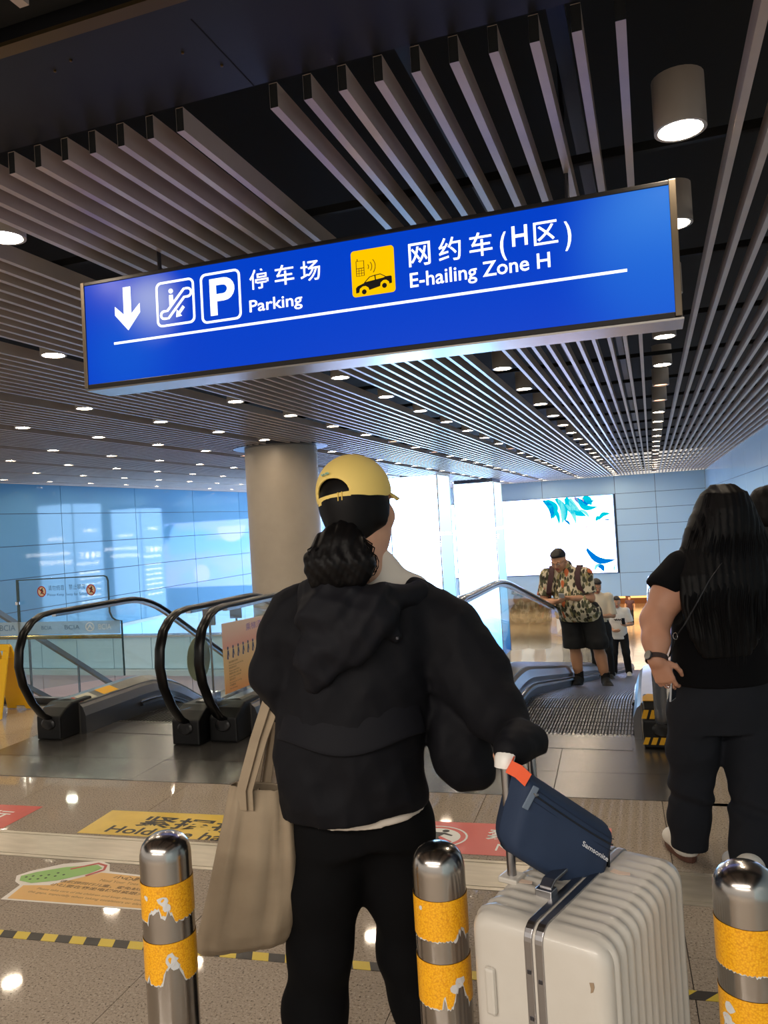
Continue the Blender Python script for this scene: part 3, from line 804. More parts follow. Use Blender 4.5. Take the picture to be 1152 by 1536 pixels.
# yellow and black tape wound round the right newel
b = MB()
for z0, z1 in ((.03, .075), (.19, .245)):
    for i in range(5):
        x0 = -.139 + .047 * i; b.quad((x0, 5.146, z0), (x0 + .03, 5.146, z0), (x0 + .047, 5.146, z1), (x0 + .017, 5.146, z1))
    b.quad((-.1395, 5.16, z0), (-.1395, 5.30, z0), (-.1395, 5.40, z1), (-.1395, 5.24, z1))
b.prism([(-.13, .0), (-.02, 0), (-.02, .16), (-.10, .2), (-.13, .12)], ((0, 5.30, .264), (1, 0, 0), (0, 1, 0)), (0, 0, .004))
b.build('hazard_tape', m_yel, walk)
# small notices on the first escalator's deck
for y0_, y1_, c in ((5.36, 5.55, m_yel), (5.12, 5.28, mat('deck_label', (196, 190, 170), .5)), (4.96 + .12, 5.09 + .01, mat('deck_label_red', (196, 90, 60), .5))):
    b = MB(); b.add([(-4.43, y0_, .2735), (-4.335, y0_, .241), (-4.335, y1_, .241), (-4.43, y1_, .2735)], [(0, 1, 2, 3)])
    tag(b.build('deck_label', c, bpy.data.objects['escalator']), 'small printed label on the steel deck')

# orange notice fixed along the second escalator's outer glass
bd = thing('notice_board', (-2.985, 5.45, .33), 'orange and peach notice panel with Chinese text on the second escalator glass', 'notice')
def notice_mat():
    m = bpy.data.materials.new('notice_paper'); t = NT(m)
    g = t.add('ShaderNodeNewGeometry'); sp = t.add('ShaderNodeSeparateXYZ'); t.l.new(g.outputs['Position'], sp.inputs[0])
    mr = t.add('ShaderNodeMapRange'); mr.inputs['From Min'].default_value = .33; mr.inputs['From Max'].default_value = .85; t.l.new(sp.outputs[2], mr.inputs['Value'])
    t.l.new(t.ramp(mr.outputs[0], [(0, lin((238, 160, 96))), (.25, lin((240, 192, 128))), (.62, lin((240, 208, 160))), (.66, lin((240, 178, 160))), (.8, lin((244, 200, 180))), (1, lin((248, 222, 200)))]), t.bsdf.inputs['Base Color'])
    return m
b = MB(); b.prism([(4.96, .345), (6.02, .325), (6.02, .815), (4.96, .85)], ((-2.965, 0, 0), (0, 1, 0), (0, 0, 1)), (.006, 0, 0)); b.build('panel', notice_mat(), bd)
b = MB(); NF = lambda y, z: ((-2.9585, y, z), (0, 1, 0), (0, 0, 1), (1, 0, 0))
put_text(b, '乘梯须知', .1, NF(5.3, .755), width=.32, height=.055); b.build('lettering', mat('notice_violet', (150, 120, 190), .6), bd)
b = MB()
for i in range(6):
    y = 5.02 + i * .075
    b.prism(ellipse(y, .665, .010, .013, 8), NF(0, 0)[:3], (.001, 0, 0)); b.prism([(y - .016, .59), (y - .006, .65), (y + .010, .65), (y + .018, .60), (y + .004, .625), (y + .002, .585), (y - .008, .585)], NF(0, 0)[:3], (.001, 0, 0))
tag(b.build('pictograms', mat('notice_grey', (90, 96, 130), .6), bd), kind='stuff')
b = MB(); lines = ['请紧握扶手带', 'Hold the handrail firmly', '请站稳扶好', 'Please stand firm', '照顾好老人和儿童', 'Look after children', '请勿逆行', 'No reverse running', '严禁攀爬', 'No climbing']
for i, s in enumerate(lines): put_text(b, s, .022, NF(5.02, .555 - i * .021), height=.013 if i % 2 else .015)
for i, s in enumerate(lines[:6]): put_text(b, s, .022, NF(5.55, .63 - i * .03), height=.016)
b.build('small_print', mat('notice_brown', (140, 108, 70), .6), bd)
# oval sticker on the first escalator's right-hand glass
b = MB(); b.prism(ellipse(5.06, .585, .155, .165, 28), ((-3.231, 0, 0), (0, 1, 0), (0, 0, 1)), (.003, 0, 0))
tag(b.build('oval_sticker', mat('sticker_olive', (150, 164, 140), .4)), 'grey-green oval sticker on the escalator glass between the black handrails', 'sticker')
# two slim plates on posts beyond
for (x, y), lab in (((-3.12, 5.06), 'left one of two slim grey sign plates on posts behind the escalator handrails'), ((-3.12, 5.45), 'right one of two slim grey sign plates on posts behind the escalator handrails')):
    t = thing('post_sign', (x, y, .262), lab, 'sign', 'plates on posts')
    b = MB(); b.tube([(x, y, .30), (x, y, .86)], .008, 8); b.build('post', m_steel, t)
    b = MB(); b.box(x - .05, x + .05, y - .012, y, .83, .95); b.build('plate', mat('plate_grey', (140, 140, 142), .4, .4), t)
    b = MB(); b.box(x - .04, x + .04, y - .03, y + .03, .262, .34); b.build('foot', m_chrome, t)

def frosted(name):
    m = bpy.data.materials.new(name); t = NT(m); t.bsdf.inputs['Base Color'].default_value = (*lin((196, 214, 224)), 1); t.bsdf.inputs['Roughness'].default_value = .6
    tr = t.add('ShaderNodeBsdfTransparent'); tl = t.add('ShaderNodeBsdfTranslucent'); tl.inputs[0].default_value = (*lin((190, 210, 222)), 1)
    m1 = t.add('ShaderNodeMixShader'); m1.inputs[0].default_value = .5; t.l.new(t.bsdf.outputs[0], m1.inputs[1]); t.l.new(tl.outputs[0], m1.inputs[2])
    m2 = t.add('ShaderNodeMixShader'); m2.inputs[0].default_value = .6; t.l.new(tr.outputs[0], m2.inputs[1]); t.l.new(m1.outputs[0], m2.inputs[2]); t.l.new(m2.outputs[0], t.out.inputs[0])
    return m
# ------------------------------------------------------------------ glass barrier at the edge of the opening
gb = thing('glass_barrier', (-6.6, 6.0, 0), 'clear glass safety barrier with frosted lettered band left of the escalators', 'barrier')
GY = 6.0; gf = ((0, GY, 0), (1, 0, 0), (0, 0, 1))
main = [(-5.78, .10), (-4.62, .26), (-4.62, .76), (-4.68, .765), (-4.72, .79), (-4.745, .84), (-4.745, 1.13), (-4.76, 1.165), (-4.79, 1.175), (-5.78, 1.165)]
b = MB(); b.prism(main, gf, (0, .012, 0)); b.build('glass_pane', m_glass2, gb)
b = MB(); b.prism([(-8.9, .08), (-5.80, .08), (-5.80, 1.165), (-8.9, 1.165)], gf, (0, .012, 0)); b.build('glass_pane', m_glass2, gb)
b = MB(); stroke(b, main[1:], .010, ((0, GY - .001, 0), (1, 0, 0), (0, 0, 1)), (0, .014, 0)); b.prism([(-5.80, .08), (-5.776, .08), (-5.776, 1.17), (-5.80, 1.17)], ((0, GY - .001, 0), (1, 0, 0), (0, 0, 1)), (0, .014, 0)); b.build('glass_edge', mat('glass_edge_dark', (40, 66, 70), .2), gb)
frost = frosted('frosted_band')
b = MB(); b.prism([(-8.9, .645), (-4.632, .645), (-4.632, .765), (-8.9, .765)], ((0, GY - .003, 0), (1, 0, 0), (0, 0, 1)), (0, .002, 0)); b.build('frosted_band', frost, gb)
b = MB(); BF = lambda x, z: ((x, GY - .0042, z), (1, 0, 0), (0, 0, 1), (0, -1, 0))
put_text(b, 'BCIA', .1, BF(-4.87, .685), width=.14, height=.05)
ring(b, ellipse(-4.965, .71, .05, .042, 24), ellipse(-4.965, .71, .040, .033, 24), BF(0, 0)[:3], (0, -.001, 0))
b.prism([(-5.0, .69), (-4.965, .735), (-4.93, .69), (-4.945, .69), (-4.965, .715), (-4.985, .69)], BF(0, 0)[:3], (0, -.001, 0))
b.build('band_emblem', m_white, gb)
b = MB(); put_text(b, 'BCIA', .1, BF(-6.02, .685), width=.19, height=.055); put_text(b, 'BCIA', .1, BF(-5.25, .69), width=.17, height=.04); put_text(b, 'BCIA', .1, BF(-5.52, .69), width=.12, height=.036); b.build('band_lettering', mat('band_grey', (84, 110, 132), .5), gb)
m_wblue = mat('warning_blue', (84, 128, 170), .5)
for s_, x_, z_, w_, h_ in (('请勿倚靠', -5.42, 1.06, .19, .05), ('禁止攀爬', -5.18, 1.063, .19, .05), ('Please Keep Away for Safety', -5.43, 1.005, .46, .034)):
    b = MB(); put_text(b, s_, .1, BF(x_, z_), width=w_, height=h_); b.build('warning_text', m_wblue, gb)
for cx in (-5.495, -4.93):
    b = MB(); ring(b, ellipse(cx, 1.05, .052, .052, 24), ellipse(cx, 1.05, .042, .042, 24), BF(0, 0)[:3], (0, -.001, 0)); stroke(b, [(cx - .035, 1.085), (cx + .035, 1.015)], .009, BF(0, 0)[:3], (0, -.0016, 0))
    rr_ = b.build('prohibition_ring', mat('ring_red', (170, 40, 30), .5), gb)
    b = MB(); b.prism(ellipse(cx, 1.05, .042, .042, 24), ((0, GY - .0032, 0), (1, 0, 0), (0, 0, 1)), (0, -.0004, 0)); b.build('ring_ground', mat('ring_cream', (226, 206, 170), .5), gb)
    b = MB(); b.prism([(cx - .018, 1.02), (cx - .006, 1.05), (cx - .022, 1.06), (cx - .004, 1.072), (cx + .006, 1.085), (cx + .016, 1.078), (cx + .010, 1.066), (cx + .022, 1.05), (cx + .008, 1.045), (cx + .014, 1.018), (cx + .002, 1.034)], BF(0, 0)[:3], (0, -.0006, 0)); b.build('climber_symbol', m_ink, gb)
b = MB(); b.tube([(-8.9, GY + .05, .61), (-4.66, GY + .05, .61)], .018, 10); b.build('brass_rail', mat('brass', (206, 170, 96), .25, .9), gb, smooth=True)
b = MB(); b.box(-8.9, -4.62, GY - .03, GY + .04, -.01, .05); b.build('base_shoe', m_darksteel, gb)
for z in (.22, .93):
    b = MB(); b.lathe((-5.765, GY - .03, z), [(.004, 0), (.02, .004), (.02, .03), (.004, .034)], 14); b.build('clamp', m_chrome, gb, smooth=True)
# stair balustrade far across the opening, seen through the glass
sr = thing('stair_railing', (-7.0, 8.2, -2.0), 'slanting grey metal stair railing seen through the glass barrier', 'railing')
for (ya, za), (yb_, zb2), nm, hh_ in (((6.9, .80), (9.6, -.94), 'top_rail', .026), ((7.3, -.13), (9.2, -1.33), 'stringer', .024), ((7.3, -.40), (9.2, -1.60), 'stringer', .022)):
    b = MB(); b.sweep([(-7.0, ya, za), (-7.0, yb_, zb2)], [(-.03, -hh_), (.03, -hh_), (.03, hh_), (-.03, hh_)]); b.build(nm, m_railgrey, sr)
for y in (7.4, 8.2, 9.0):
    z = .80 - (y - 6.9) * .644; b = MB(); b.box(-7.01, -6.99, y - .01, y + .01, z - 1.2, z); b.build('baluster', m_railgrey, sr)

# ------------------------------------------------------------------ lower concourse beyond the far wall
m_warm = mat('corridor_wall', (214, 190, 158), 0.5)
mb = MB(); mb.box(-17, 3.4, 42.3, 60, -2.95, -2.8); struct('ceiling_lower', mb, mat('corridor_ceiling', (190, 186, 180), .6))
mb = MB(); mb.box(-17, 3.4, 59.8, 60, -5.3, -2.95); struct('wall_corridor', mb, m_warm)
sh = thing('shop_front', (-2.6, 59.2, -5.3), 'warm orange lit shop front far off under the big display', 'shop')
b = MB(); b.box(-7, 1.5, 59.1, 59.7, -5.3, -3.0); b.build('facade', mat('shop_wood', (150, 96, 52), .5), sh)
for i in range(5):
    b = MB(); b.box(-6.7 + i * 1.6, -5.35 + i * 1.6, 59.07, 59.1, -4.9, -3.9); b.build('lit_window', glow('shop_window', lin((255, 196, 120)), 1.3), sh)
b = MB(); b.box(-6.9, 1.4, 59.0, 59.1, -3.75, -3.3); b.build('lit_fascia', glow('shop_fascia', lin((255, 150, 60)), 1.6), sh)
bs = thing('concourse_sign', (1.2, 50, -4.5), 'small blue lit sign far off beside the long-haired woman', 'sign')
b = MB(); b.box(.42, 2.3, 50, 50.15, -5.0, -3.85); b.build('casing', m_frame2, bs)
b = MB(); b.quad((.44, 49.99, -4.98), (2.28, 49.99, -4.98), (2.28, 49.99, -3.87), (.44, 49.99, -3.87)); b.build('blue_face', glow('far_sign_blue', lin((20, 84, 205)), 1.0), bs)
b = MB(); SB = ((0, 49.985, 0), (1, 0, 0), (0, 0, 1)); dd = (0, -.004, 0)
b.prism([(.62, -4.2), (.8, -4.05), (.8, -4.15), (1.0, -4.15), (1.0, -4.25), (.8, -4.25), (.8, -4.35)], SB, dd); put_text(b, 'P', .4, ((1.12, 49.98, -4.34), (1, 0, 0), (0, 0, 1), (0, -1, 0)), height=.28, bold=.02); b.prism([(.6, -4.5), (1.9, -4.5), (1.9, -4.53), (.6, -4.53)], SB, dd); b.build('sign_print', m_sw, bs)
for x in (.7, 2.0):
    b = MB(); b.tube([(x, 50.07, -3.85), (x, 50.07, -2.95)], .02, 6); b.build('hanger_rod', m_darksteel, bs)

# ------------------------------------------------------------------ floor stickers and tape
def decal(name, label, quad, m, cat='floor sticker'):
    c = np.mean(np.array(quad), axis=0)
    t = thing(name, (c[0], c[1], 0.001), label, cat)
    return t
def flat(poly, z, m, name, parent, th=.0004):
    b = MB(); b.prism(poly, ((0, 0, z), (1, 0, 0), (0, 1, 0)), (0, 0, th)); return b.build(name, m, parent)
m_sty = mat('sticker_yellow', (226, 190, 62), 0.35, var=(9, (206, 170, 52), .5)); m_str = mat('sticker_red', (206, 66, 54), 0.35, var=(9, (186, 58, 50), .5))
m_sto = mat('sticker_orange', (222, 170, 84), 0.35, var=(9, (206, 156, 76), .5)); m_stw = mat('sticker_border', (226, 218, 208), 0.4)
FT = lambda x, y, z=.0022: ((x, y, z), (1, 0, 0), (0, 1, 0), (0, 0, 1))
t = decal('floor_sticker', 'yellow floor sticker reading hold the handrail before the escalators', [(-2.9, 3.3), (-2.0, 3.68)], m_sty)
flat([(-2.905, 3.325), (-1.60, 3.40), (-1.60, 3.72), (-2.93, 3.64)], .001, m_sty, 'sheet', t)
b = MB(); put_text(b, '紧握扶手', .2, FT(-2.66, 3.475), width=.86, height=.145, bold=.02); put_text(b, 'Hold the handrail', .1, FT(-2.77, 3.365), width=1.0, height=.085, bold=.018); b.build('lettering', m_ink, t)
t = decal('floor_sticker', 'red floor sticker at the left edge beside the pale joint strip', [(-3.9, 3.3), (-3.4, 3.62)], m_str)
flat([(-4.6, 3.24), (-3.37, 3.30), (-3.39, 3.62), (-4.6, 3.56)], .001, m_str, 'sheet', t)
b = MB(); put_text(b, '禁止逆行', .2, FT(-4.10, 3.43), width=.61, height=.11, bold=.02); put_text(b, 'No wrong way', .1, FT(-4.4, 3.32), width=.62, height=.07); b.build('lettering', m_white, t)
t = decal('floor_sticker', 'pinkish red floor sticker with round prohibition sign between the women', [(-1.2, 3.45), (-.3, 3.8)], m_str)
flat([(-1.30, 3.42), (-.25, 3.475), (-.27, 3.845), (-1.32, 3.775)], .001, mat('sticker_rose', (214, 96, 88), .35), 'sheet', t)
ci = (-1.06, 3.61)
b = MB(); ring(b, ellipse(*ci, .150, .125, 28), ellipse(*ci, .140, .116, 28), FT(0, 0)[:3], (0, 0, .0004)); b.prism(ellipse(*ci, .115, .095, 28), FT(0, 0)[:3], (0, 0, .0004)); b.build('white_disc', m_white, t)
b = MB(); stroke(b, [(ci[0] - .08, ci[1] + .06), (ci[0] + .08, ci[1] - .06)], .024, FT(0, 0, .0028)[:3], (0, 0, .0004)); b.build('red_bar', m_str, t)
b = MB(); b.prism(ellipse(ci[0] + .03, ci[1] + .065, .018, .016, 10), FT(0, 0, .0034)[:3], (0, 0, .0003)); b.prism([(ci[0] - .02, ci[1] + .045), (ci[0] + .03, ci[1] + .045), (ci[0] + .075, ci[1] + .02), (ci[0] + .07, ci[1] + .01), (ci[0] + .03, ci[1] + .025), (ci[0] + .01, ci[1] - .01), (ci[0] + .04, ci[1] - .06), (ci[0] + .02, ci[1] - .065), (ci[0] - .01, ci[1] - .02), (ci[0] - .045, ci[1] - .06), (ci[0] - .06, ci[1] - .05), (ci[0] - .025, ci[1])], FT(0, 0, .0034)[:3], (0, 0, .0003)); b.build('figure_symbol', m_ink, t)
b = MB(); put_text(b, '禁止', .2, FT(-.83, 3.63), width=.30, height=.13, bold=.02); put_text(b, 'No', .1, FT(-.76, 3.50), width=.12, height=.075); b.build('lettering', m_white, t)
# orange sticker with a green clog drawn on it
t = decal('floor_sticker', 'orange floor sticker with a green clog picture near the leftmost bollard', [(-2.7, 2.65), (-2.0, 2.95)], m_sto)
outl = [(-2.72, 2.635), (-1.93, 2.69), (-2.08, 2.955), (-2.42, 2.965), (-2.47, 3.03), (-2.54, 3.055), (-2.70, 2.99), (-2.80, 2.895), (-2.83, 2.84), (-2.79, 2.79), (-2.74, 2.765)]
flat(outl, .001, m_stw, 'border', t)
flat([(-2.695, 2.648), (-1.95, 2.70), (-2.085, 2.945), (-2.45, 2.945), (-2.60, 2.79), (-2.72, 2.765)], .0016, m_sto, 'sheet', t)
flat([(-2.805, 2.84), (-2.775, 2.80), (-2.70, 2.79), (-2.60, 2.835), (-2.50, 2.925), (-2.475, 2.985), (-2.52, 3.01), (-2.66, 2.96), (-2.76, 2.89)], .0022, mat('clog_green', (136, 184, 92), .4), 'clog_picture', t)
b = MB(); stroke(b, [(-2.62, 2.945), (-2.53, 3.025), (-2.475, 3.01), (-2.455, 2.97), (-2.50, 2.90)], .014, FT(0, 0, .0028)[:3], (0, 0, .0004)); b.build('strap_picture', mat('clog_red', (190, 76, 66), .4), t)
b = MB()
for i, (x, y) in enumerate([(-2.77, 2.835), (-2.735, 2.82), (-2.70, 2.83), (-2.745, 2.85), (-2.71, 2.86), (-2.67, 2.845), (-2.68, 2.875), (-2.64, 2.87), (-2.65, 2.9), (-2.61, 2.89)]): b.prism(ellipse(x, y, .007, .006, 7), FT(0, 0, .0028)[:3], (0, 0, .0003))
b.build('clog_holes', mat('clog_dark', (50, 60, 36), .5), t)
b = MB(); put_text(b, '小心脚趾', .1, FT(-2.36, 2.905), width=.21, height=.035, bold=.03); put_text(b, 'Mind Your Toes', .1, FT(-2.40, 2.868), width=.20, height=.020)
put_text(b, '请照顾同行儿童，避免站缝隙或边缘', .1, FT(-2.58, 2.825), width=.60, height=.026, bold=.02); put_text(b, '小孩要在乘坐电梯时紧跟大人', .1, FT(-2.60, 2.79), width=.53, height=.026, bold=.02)
put_text(b, 'Please take care of the children and keep them away from', .1, FT(-2.63, 2.745), width=.61, height=.022); put_text(b, 'the gaps, especially when taking escalators or elevators', .1, FT(-2.65, 2.713), width=.64, height=.022); b.build('lettering', mat('sticker_print', (120, 88, 40), .5), t)
# hazard tape across the floor
ht = thing('hazard_tape', (-1.2, 2.47, .001), 'black and yellow striped floor tape running behind the bollards', 'tape')
b = MB(); a0 = np.array((-3.4, 2.315)); a1 = np.array((1.6, 2.665)); d_ = (a1 - a0) / np.linalg.norm(a1 - a0); n_ = np.array((-d_[1], d_[0])); L_ = np.linalg.norm(a1 - a0); k = 0; s = 0.0
while s < L_:
    b.cur = k % 2; p = a0 + d_ * s; q = a0 + d_ * (s + .062); sh_ = d_ * (-.018 if s < 3.2 else .045)
    b.prism([tuple(p), tuple(q), tuple(q + n_ * .048 + sh_), tuple(p + n_ * .048 + sh_)], ((0, 0, .0005), (1, 0, 0), (0, 1, 0)), (0, 0, .0012)); s += .062; k += 1
tag(b.build('stripes', [mat('tape_yellow', (214, 186, 56), .45), mat('tape_black', (44, 38, 32), .5)], ht), kind='stuff')

# ------------------------------------------------------------------ wet floor sign
wf = thing('wet_floor_sign', (-5.5, 5.5, 0), 'yellow folding wet floor sign at the left edge by the glass barrier', 'floor sign')
m_wy = mat('sign_plastic_yellow', (238, 186, 24), 0.35, spec=.5)
def leaf_panel(y_top, y_bot, sgn):
    b = MB(); xc = -5.58
    o = np.array((xc, y_bot, .004)); V = np.array((0, y_top - y_bot, .62)); U = np.array((1.0, 0, 0)); N = np.array((0, sgn * .018, 0))
    fr = (o, U, V)
    outer = [(-.155, 0), (-.06, 0), (-.05, .05), (.05, .05), (.06, 0), (.155, 0), (.10, .97), (.085, 1.0), (-.085, 1.0), (-.10, .97)]
    # panel with the hand hole cut out: four strips
    b.prism([(-.155, 0), (-.06, 0), (-.05, .05), (.05, .05), (.06, 0), (.155, 0), (.1095, .80), (-.1095, .80)], fr, N)
    b.prism([(-.1095, .80), (-.045, .80), (-.045, .91), (-.1035, .91)], fr, N); b.prism([(.045, .80), (.1095, .80), (.1035, .91), (.045, .91)], fr, N)
    b.prism([(-.1035, .91), (.1035, .91), (.10, .97), (.085, 1.0), (-.085, 1.0), (-.10, .97)], fr, N)
    b.build('panel', m_wy, wf, bevel=.003)
    return o, U, V
o, U, V = leaf_panel(5.55, 5.36, 1); leaf_panel(5.58, 5.77, -1)
Vn = V / np.linalg.norm(V)
b = MB(); P0 = lambda x, v: (o + U * x + V * v + np.array((0, -.0015, 0)), U, Vn, np.array((0, -1, 0)))
for s_, v_, w_, h_ in (('CAUTION', .43, .15, .03), ('WET FLOOR', .37, .165, .03), ('小心地滑', .13, .17, .045)):
    b = MB(); put_text(b, s_, .1, P0(-w_ / 2, v_), width=w_, height=h_, bold=.01); b.build('lettering', m_ink, wf)
b = MB(); stroke(b, [(-.075, .33), (.075, .33), (0, .53)], .01, (o + np.array((0, -.0012, 0)), U, V), (0, -.001, 0), closed=True); b.prism([(-.01, .36), (.012, .36), (.02, .42), (.0, .46), (-.02, .42)], (o + np.array((0, -.0012, 0)), U, V), (0, -.001, 0)); b.build('warning_triangle', mat('warn_red', (150, 50, 20), .5), wf)
b = MB(); b.tube([(-5.665, 5.565, .615), (-5.495, 5.565, .615)], .012, 8); b.build('hinge', m_blackp, wf)

# ------------------------------------------------------------------ bollards
m_boll = mat('bollard_steel', (176, 170, 164), 0.2, 1.0, bump=(60, .02, .001), stretch=(1, 1, .02))
def tape_mat():
    m = bpy.data.materials.new('reflective_tape'); t = NT(m)
    v = t.pos((1, 1, 1)); vo = t.add('ShaderNodeTexVoronoi'); vo.inputs['Scale'].default_value = 260; t.l.new(v, vo.inputs['Vector'])
    t.l.new(t.ramp(vo.outputs['Distance'], [(0.0, lin((250, 196, 40))), (0.5, lin((240, 168, 10))), (1, lin((214, 140, 4)))]), t.bsdf.inputs['Base Color'])
    t.bsdf.inputs['Roughness'].default_value = .3; t.bsdf.inputs['Specular IOR Level'].default_value = .6
    t.bump(vo.outputs['Distance'], .25, .002); return m
m_tape = tape_mat(); m_resid = mat('tape_residue', (206, 206, 206), .7)
def bollard(x, y, top, r, label, seed, tears):
    t = thing('bollard', (x, y, 0), label, 'bollard', 'steel bollards across the hall')
    b = MB(); pr = [(r, 0), (r, top - .055)]
    for q in np.linspace(0, math.pi / 2, 8)[1:]: pr.append((r - .03 + .03 * math.cos(q) if q < 1.2 else r * .72 * (math.pi / 2 - q) / .37 * .9 + .004, top - .055 + .055 * math.sin(q) * (1.0 if q > .1 else 1)))
    pr = [(r, 0), (r, top - .052), (r * .985, top - .042), (r * .95, top - .032), (r * .88, top - .022), (r * .74, top - .012), (r * .5, top - .004), (r * .22, top - .0005), (.001, top)]
    b.lathe((x, y, 0), pr, 48); b.build('post', m_boll, t, smooth=True, angle=50)
    b = MB(); b.lathe((x, y, 0), [(r + .03, 0), (r + .03, .006), (r + .001, .01)], 32); b.build('base_flange', m_steel, t)
    rnd_ = random.Random(seed)
    for bi, (z1, z0) in enumerate(((top - .098, top - .178), (top - .225, top - .315))):
        b = MB(); b2 = MB(); n = 120; lo = []; res = []
        for i in range(n):
            a = 2 * math.pi * i / n; z = z0 + rnd_.uniform(-.002, .002); extra = rnd_.uniform(0, .004)
            for (ta, wd, dp, bb) in tears:
                if bb == bi:
                    dd = abs((a - ta + math.pi) % (2 * math.pi) - math.pi)
                    if dd < wd: z = max(z, z0 + dp * (1 - (dd / wd) ** 1.5) + rnd_.uniform(-.006, .006)); extra = rnd_.uniform(.003, .014)
            lo.append(min(z, z1 - .004)); res.append(extra)
        for i in range(n):
            j = (i + 1) % n; a = 2 * math.pi * i / n; c = 2 * math.pi * j / n; R1 = r + .0012; R2 = r + .0005
            p = lambda q, z, R_: (x + R_ * math.cos(q), y + R_ * math.sin(q), z)
            b.add([p(a, lo[i], R1), p(c, lo[j], R1), p(c, z1, R1), p(a, z1, R1)], [(0, 1, 2, 3)])
            b2.add([p(a, lo[i] - res[i], R2), p(c, lo[j] - res[j], R2), p(c, lo[j] + .003, R2), p(a, lo[i] + .003, R2)], [(0, 1, 2, 3)])
        b.build('yellow_band', m_tape, t, smooth=True); b2.build('glue_residue', m_resid, t, smooth=True)
    # holes torn through the bands, showing grey backing
    for (ta, zz, s) in [(q[0], q[1], q[2]) for q in {1: [(-1.15, top - .13, .012), (-1.0, top - .145, .009), (-1.85, top - .125, .006), (-.95, top - .26, .014), (-.8, top - .275, .01)], 2: [(-.75, top - .265, .013), (-.95, top - .275, .009), (-2.1, top - .115, .005)], 3: [(-2.4, top - .25, .012), (-2.5, top - .272, .012), (-2.3, top - .28, .009)]}[seed]]:
        b = MB(); pts = []
        for k in range(9):
            a = 2 * math.pi * k / 9; rr = s * (0.7 + .5 * rnd_.random()); q = ta + rr * math.cos(a) / r; pts.append((x + (r + .0018) * math.cos(q), y + (r + .0018) * math.sin(q), zz + rr * math.sin(a)))
        b.add(pts, [tuple(range(9))]); b.build('torn_patch', m_resid, t)
bollard(-1.098, 1.537, .825, .0575, 'leftmost steel bollard with peeling yellow bands before the tote bag', 1, [(-1.45, .42, .036, 0), (-.95, .2, .03, 0), (-.9, .5, .055, 1), (-1.95, .12, .02, 1)])
bollard(-.470, 1.60, .822, .0555, 'middle steel bollard with yellow bands touching the white suitcase side', 2, [(-.55, .3, .02, 0), (-.7, .4, .05, 1), (-1.35, .1, .03, 1)])
bollard(.120, 1.585, .836, .0565, 'rightmost steel bollard with torn yellow bands in front of the long-haired woman', 3, [(-2.5, .35, .05, 1), (-.9, .6, .05, 1), (-1.5, .18, -.03, 1)])

# ------------------------------------------------------------------ suitcase
m_case = mat('suitcase_shell', (202, 196, 187), 0.33, spec=.5, var=(3.5, (190, 183, 172), .7), coat=.15)
m_alu = mat('suitcase_frame', (170, 168, 170), 0.28, 1.0)
sc_c = np.array((-.184, 1.652, 0)); sa = np.array((.9455, -.3256, 0)); sb_ = np.array((.3256, .9455, 0)); sz = np.array((0, 0, 1.0))
TH, WD, Z0, Z1 = .305, .425, .055, .742
case = thing('suitcase', (sc_c[0], sc_c[1], 0), 'white ribbed hard-shell suitcase with aluminium frame standing between two bollards', 'suitcase')
def shell(sign):
    r = .042; h = TH / 2 - .010
    path = []  # (a, z, na, nz)
    def arc(ca, cz, q0, q1, n=7):
        for q in np.linspace(q0, q1, n): path.append((ca + r * math.cos(q), cz + r * math.sin(q), math.cos(q), math.sin(q)))
    for a_ in np.linspace(0.0, h - r, 5)[:-1]: path.append((a_, Z1, 0, 1))
    arc(h - r, Z1 - r, math.pi / 2, 0)
    for z_ in np.linspace(Z1 - r, Z0 + r, 8)[1:-1]: path.append((h, z_, 1, 0))
    arc(h - r, Z0 + r, 0, -math.pi / 2)
    for a_ in np.linspace(h - r, 0, 5)[1:]: path.append((a_, Z0, 0, -1))
    npth = len(path); bs_ = []
    rb = .03
    for q in np.linspace(0, math.pi / 2, 6): bs_.append((-WD / 2 + rb * (1 - math.sin(q)) , rb * (1 - math.cos(math.pi / 2 - q))))
    bs_ = [(-WD / 2 + rb * (1 - math.cos(q)), rb * (1 - math.sin(q))) for q in np.linspace(0, math.pi / 2, 6)]
    mids = np.arange(-WD / 2 + rb + .004, WD / 2 - rb, .0045)
    cols = bs_ + [(m_, 0.0) for m_ in mids] + [(-b_, i_) for b_, i_ in bs_[::-1]]
    vs = []
    for b_, ins in cols:
        u = abs(b_) / (WD / 2 - .028)
        rib = 0.0
        if u < 1: rib = .0042 * max(0, math.cos(2 * math.pi * b_ / .0345)) ** .5 - .0042 * max(0, -math.cos(2 * math.pi * b_ / .0345)) ** .5
        for (a_, z_, na, nz) in path:
            k = 1.0 if na > .5 else (min(1, max(0, (a_ - .025) / .02)) * .55)
            if nz < -.5: k = 0
            o = -ins + rib * k
            vs.append(sc_c + sa * sign * (a_ + na * o) + sb_ * b_ + sz * (z_ + nz * o))
    fs = []
    for i in range(len(cols) - 1):
        for j in range(npth - 1): fs.append((i * npth + j, i * npth + j + 1, (i + 1) * npth + j + 1, (i + 1) * npth + j))
    fs.append(tuple(range(npth))); fs.append(tuple(range((len(cols) - 1) * npth, len(cols) * npth))[::-1])
    b = MB(); b.add(vs, fs); return b.build('shell', m_case, case, smooth=True, angle=50)
shell(1); shell(-1)
b = MB()
ro = rrect(-WD / 2 - .003, WD / 2 + .003, Z0 - .003, Z1 + .003, .03, 6); ri = rrect(-WD / 2 + .012, WD / 2 - .012, Z0 + .012, Z1 - .012, .02, 6)
for a0_, a1_ in ((-.019, -.003), (.003, .019)): ring(b, ro, ri, (sc_c + sa * a0_, sb_, sz), sa * (a1_ - a0_))
b.build('frame', m_alu, case, bevel=.0015)
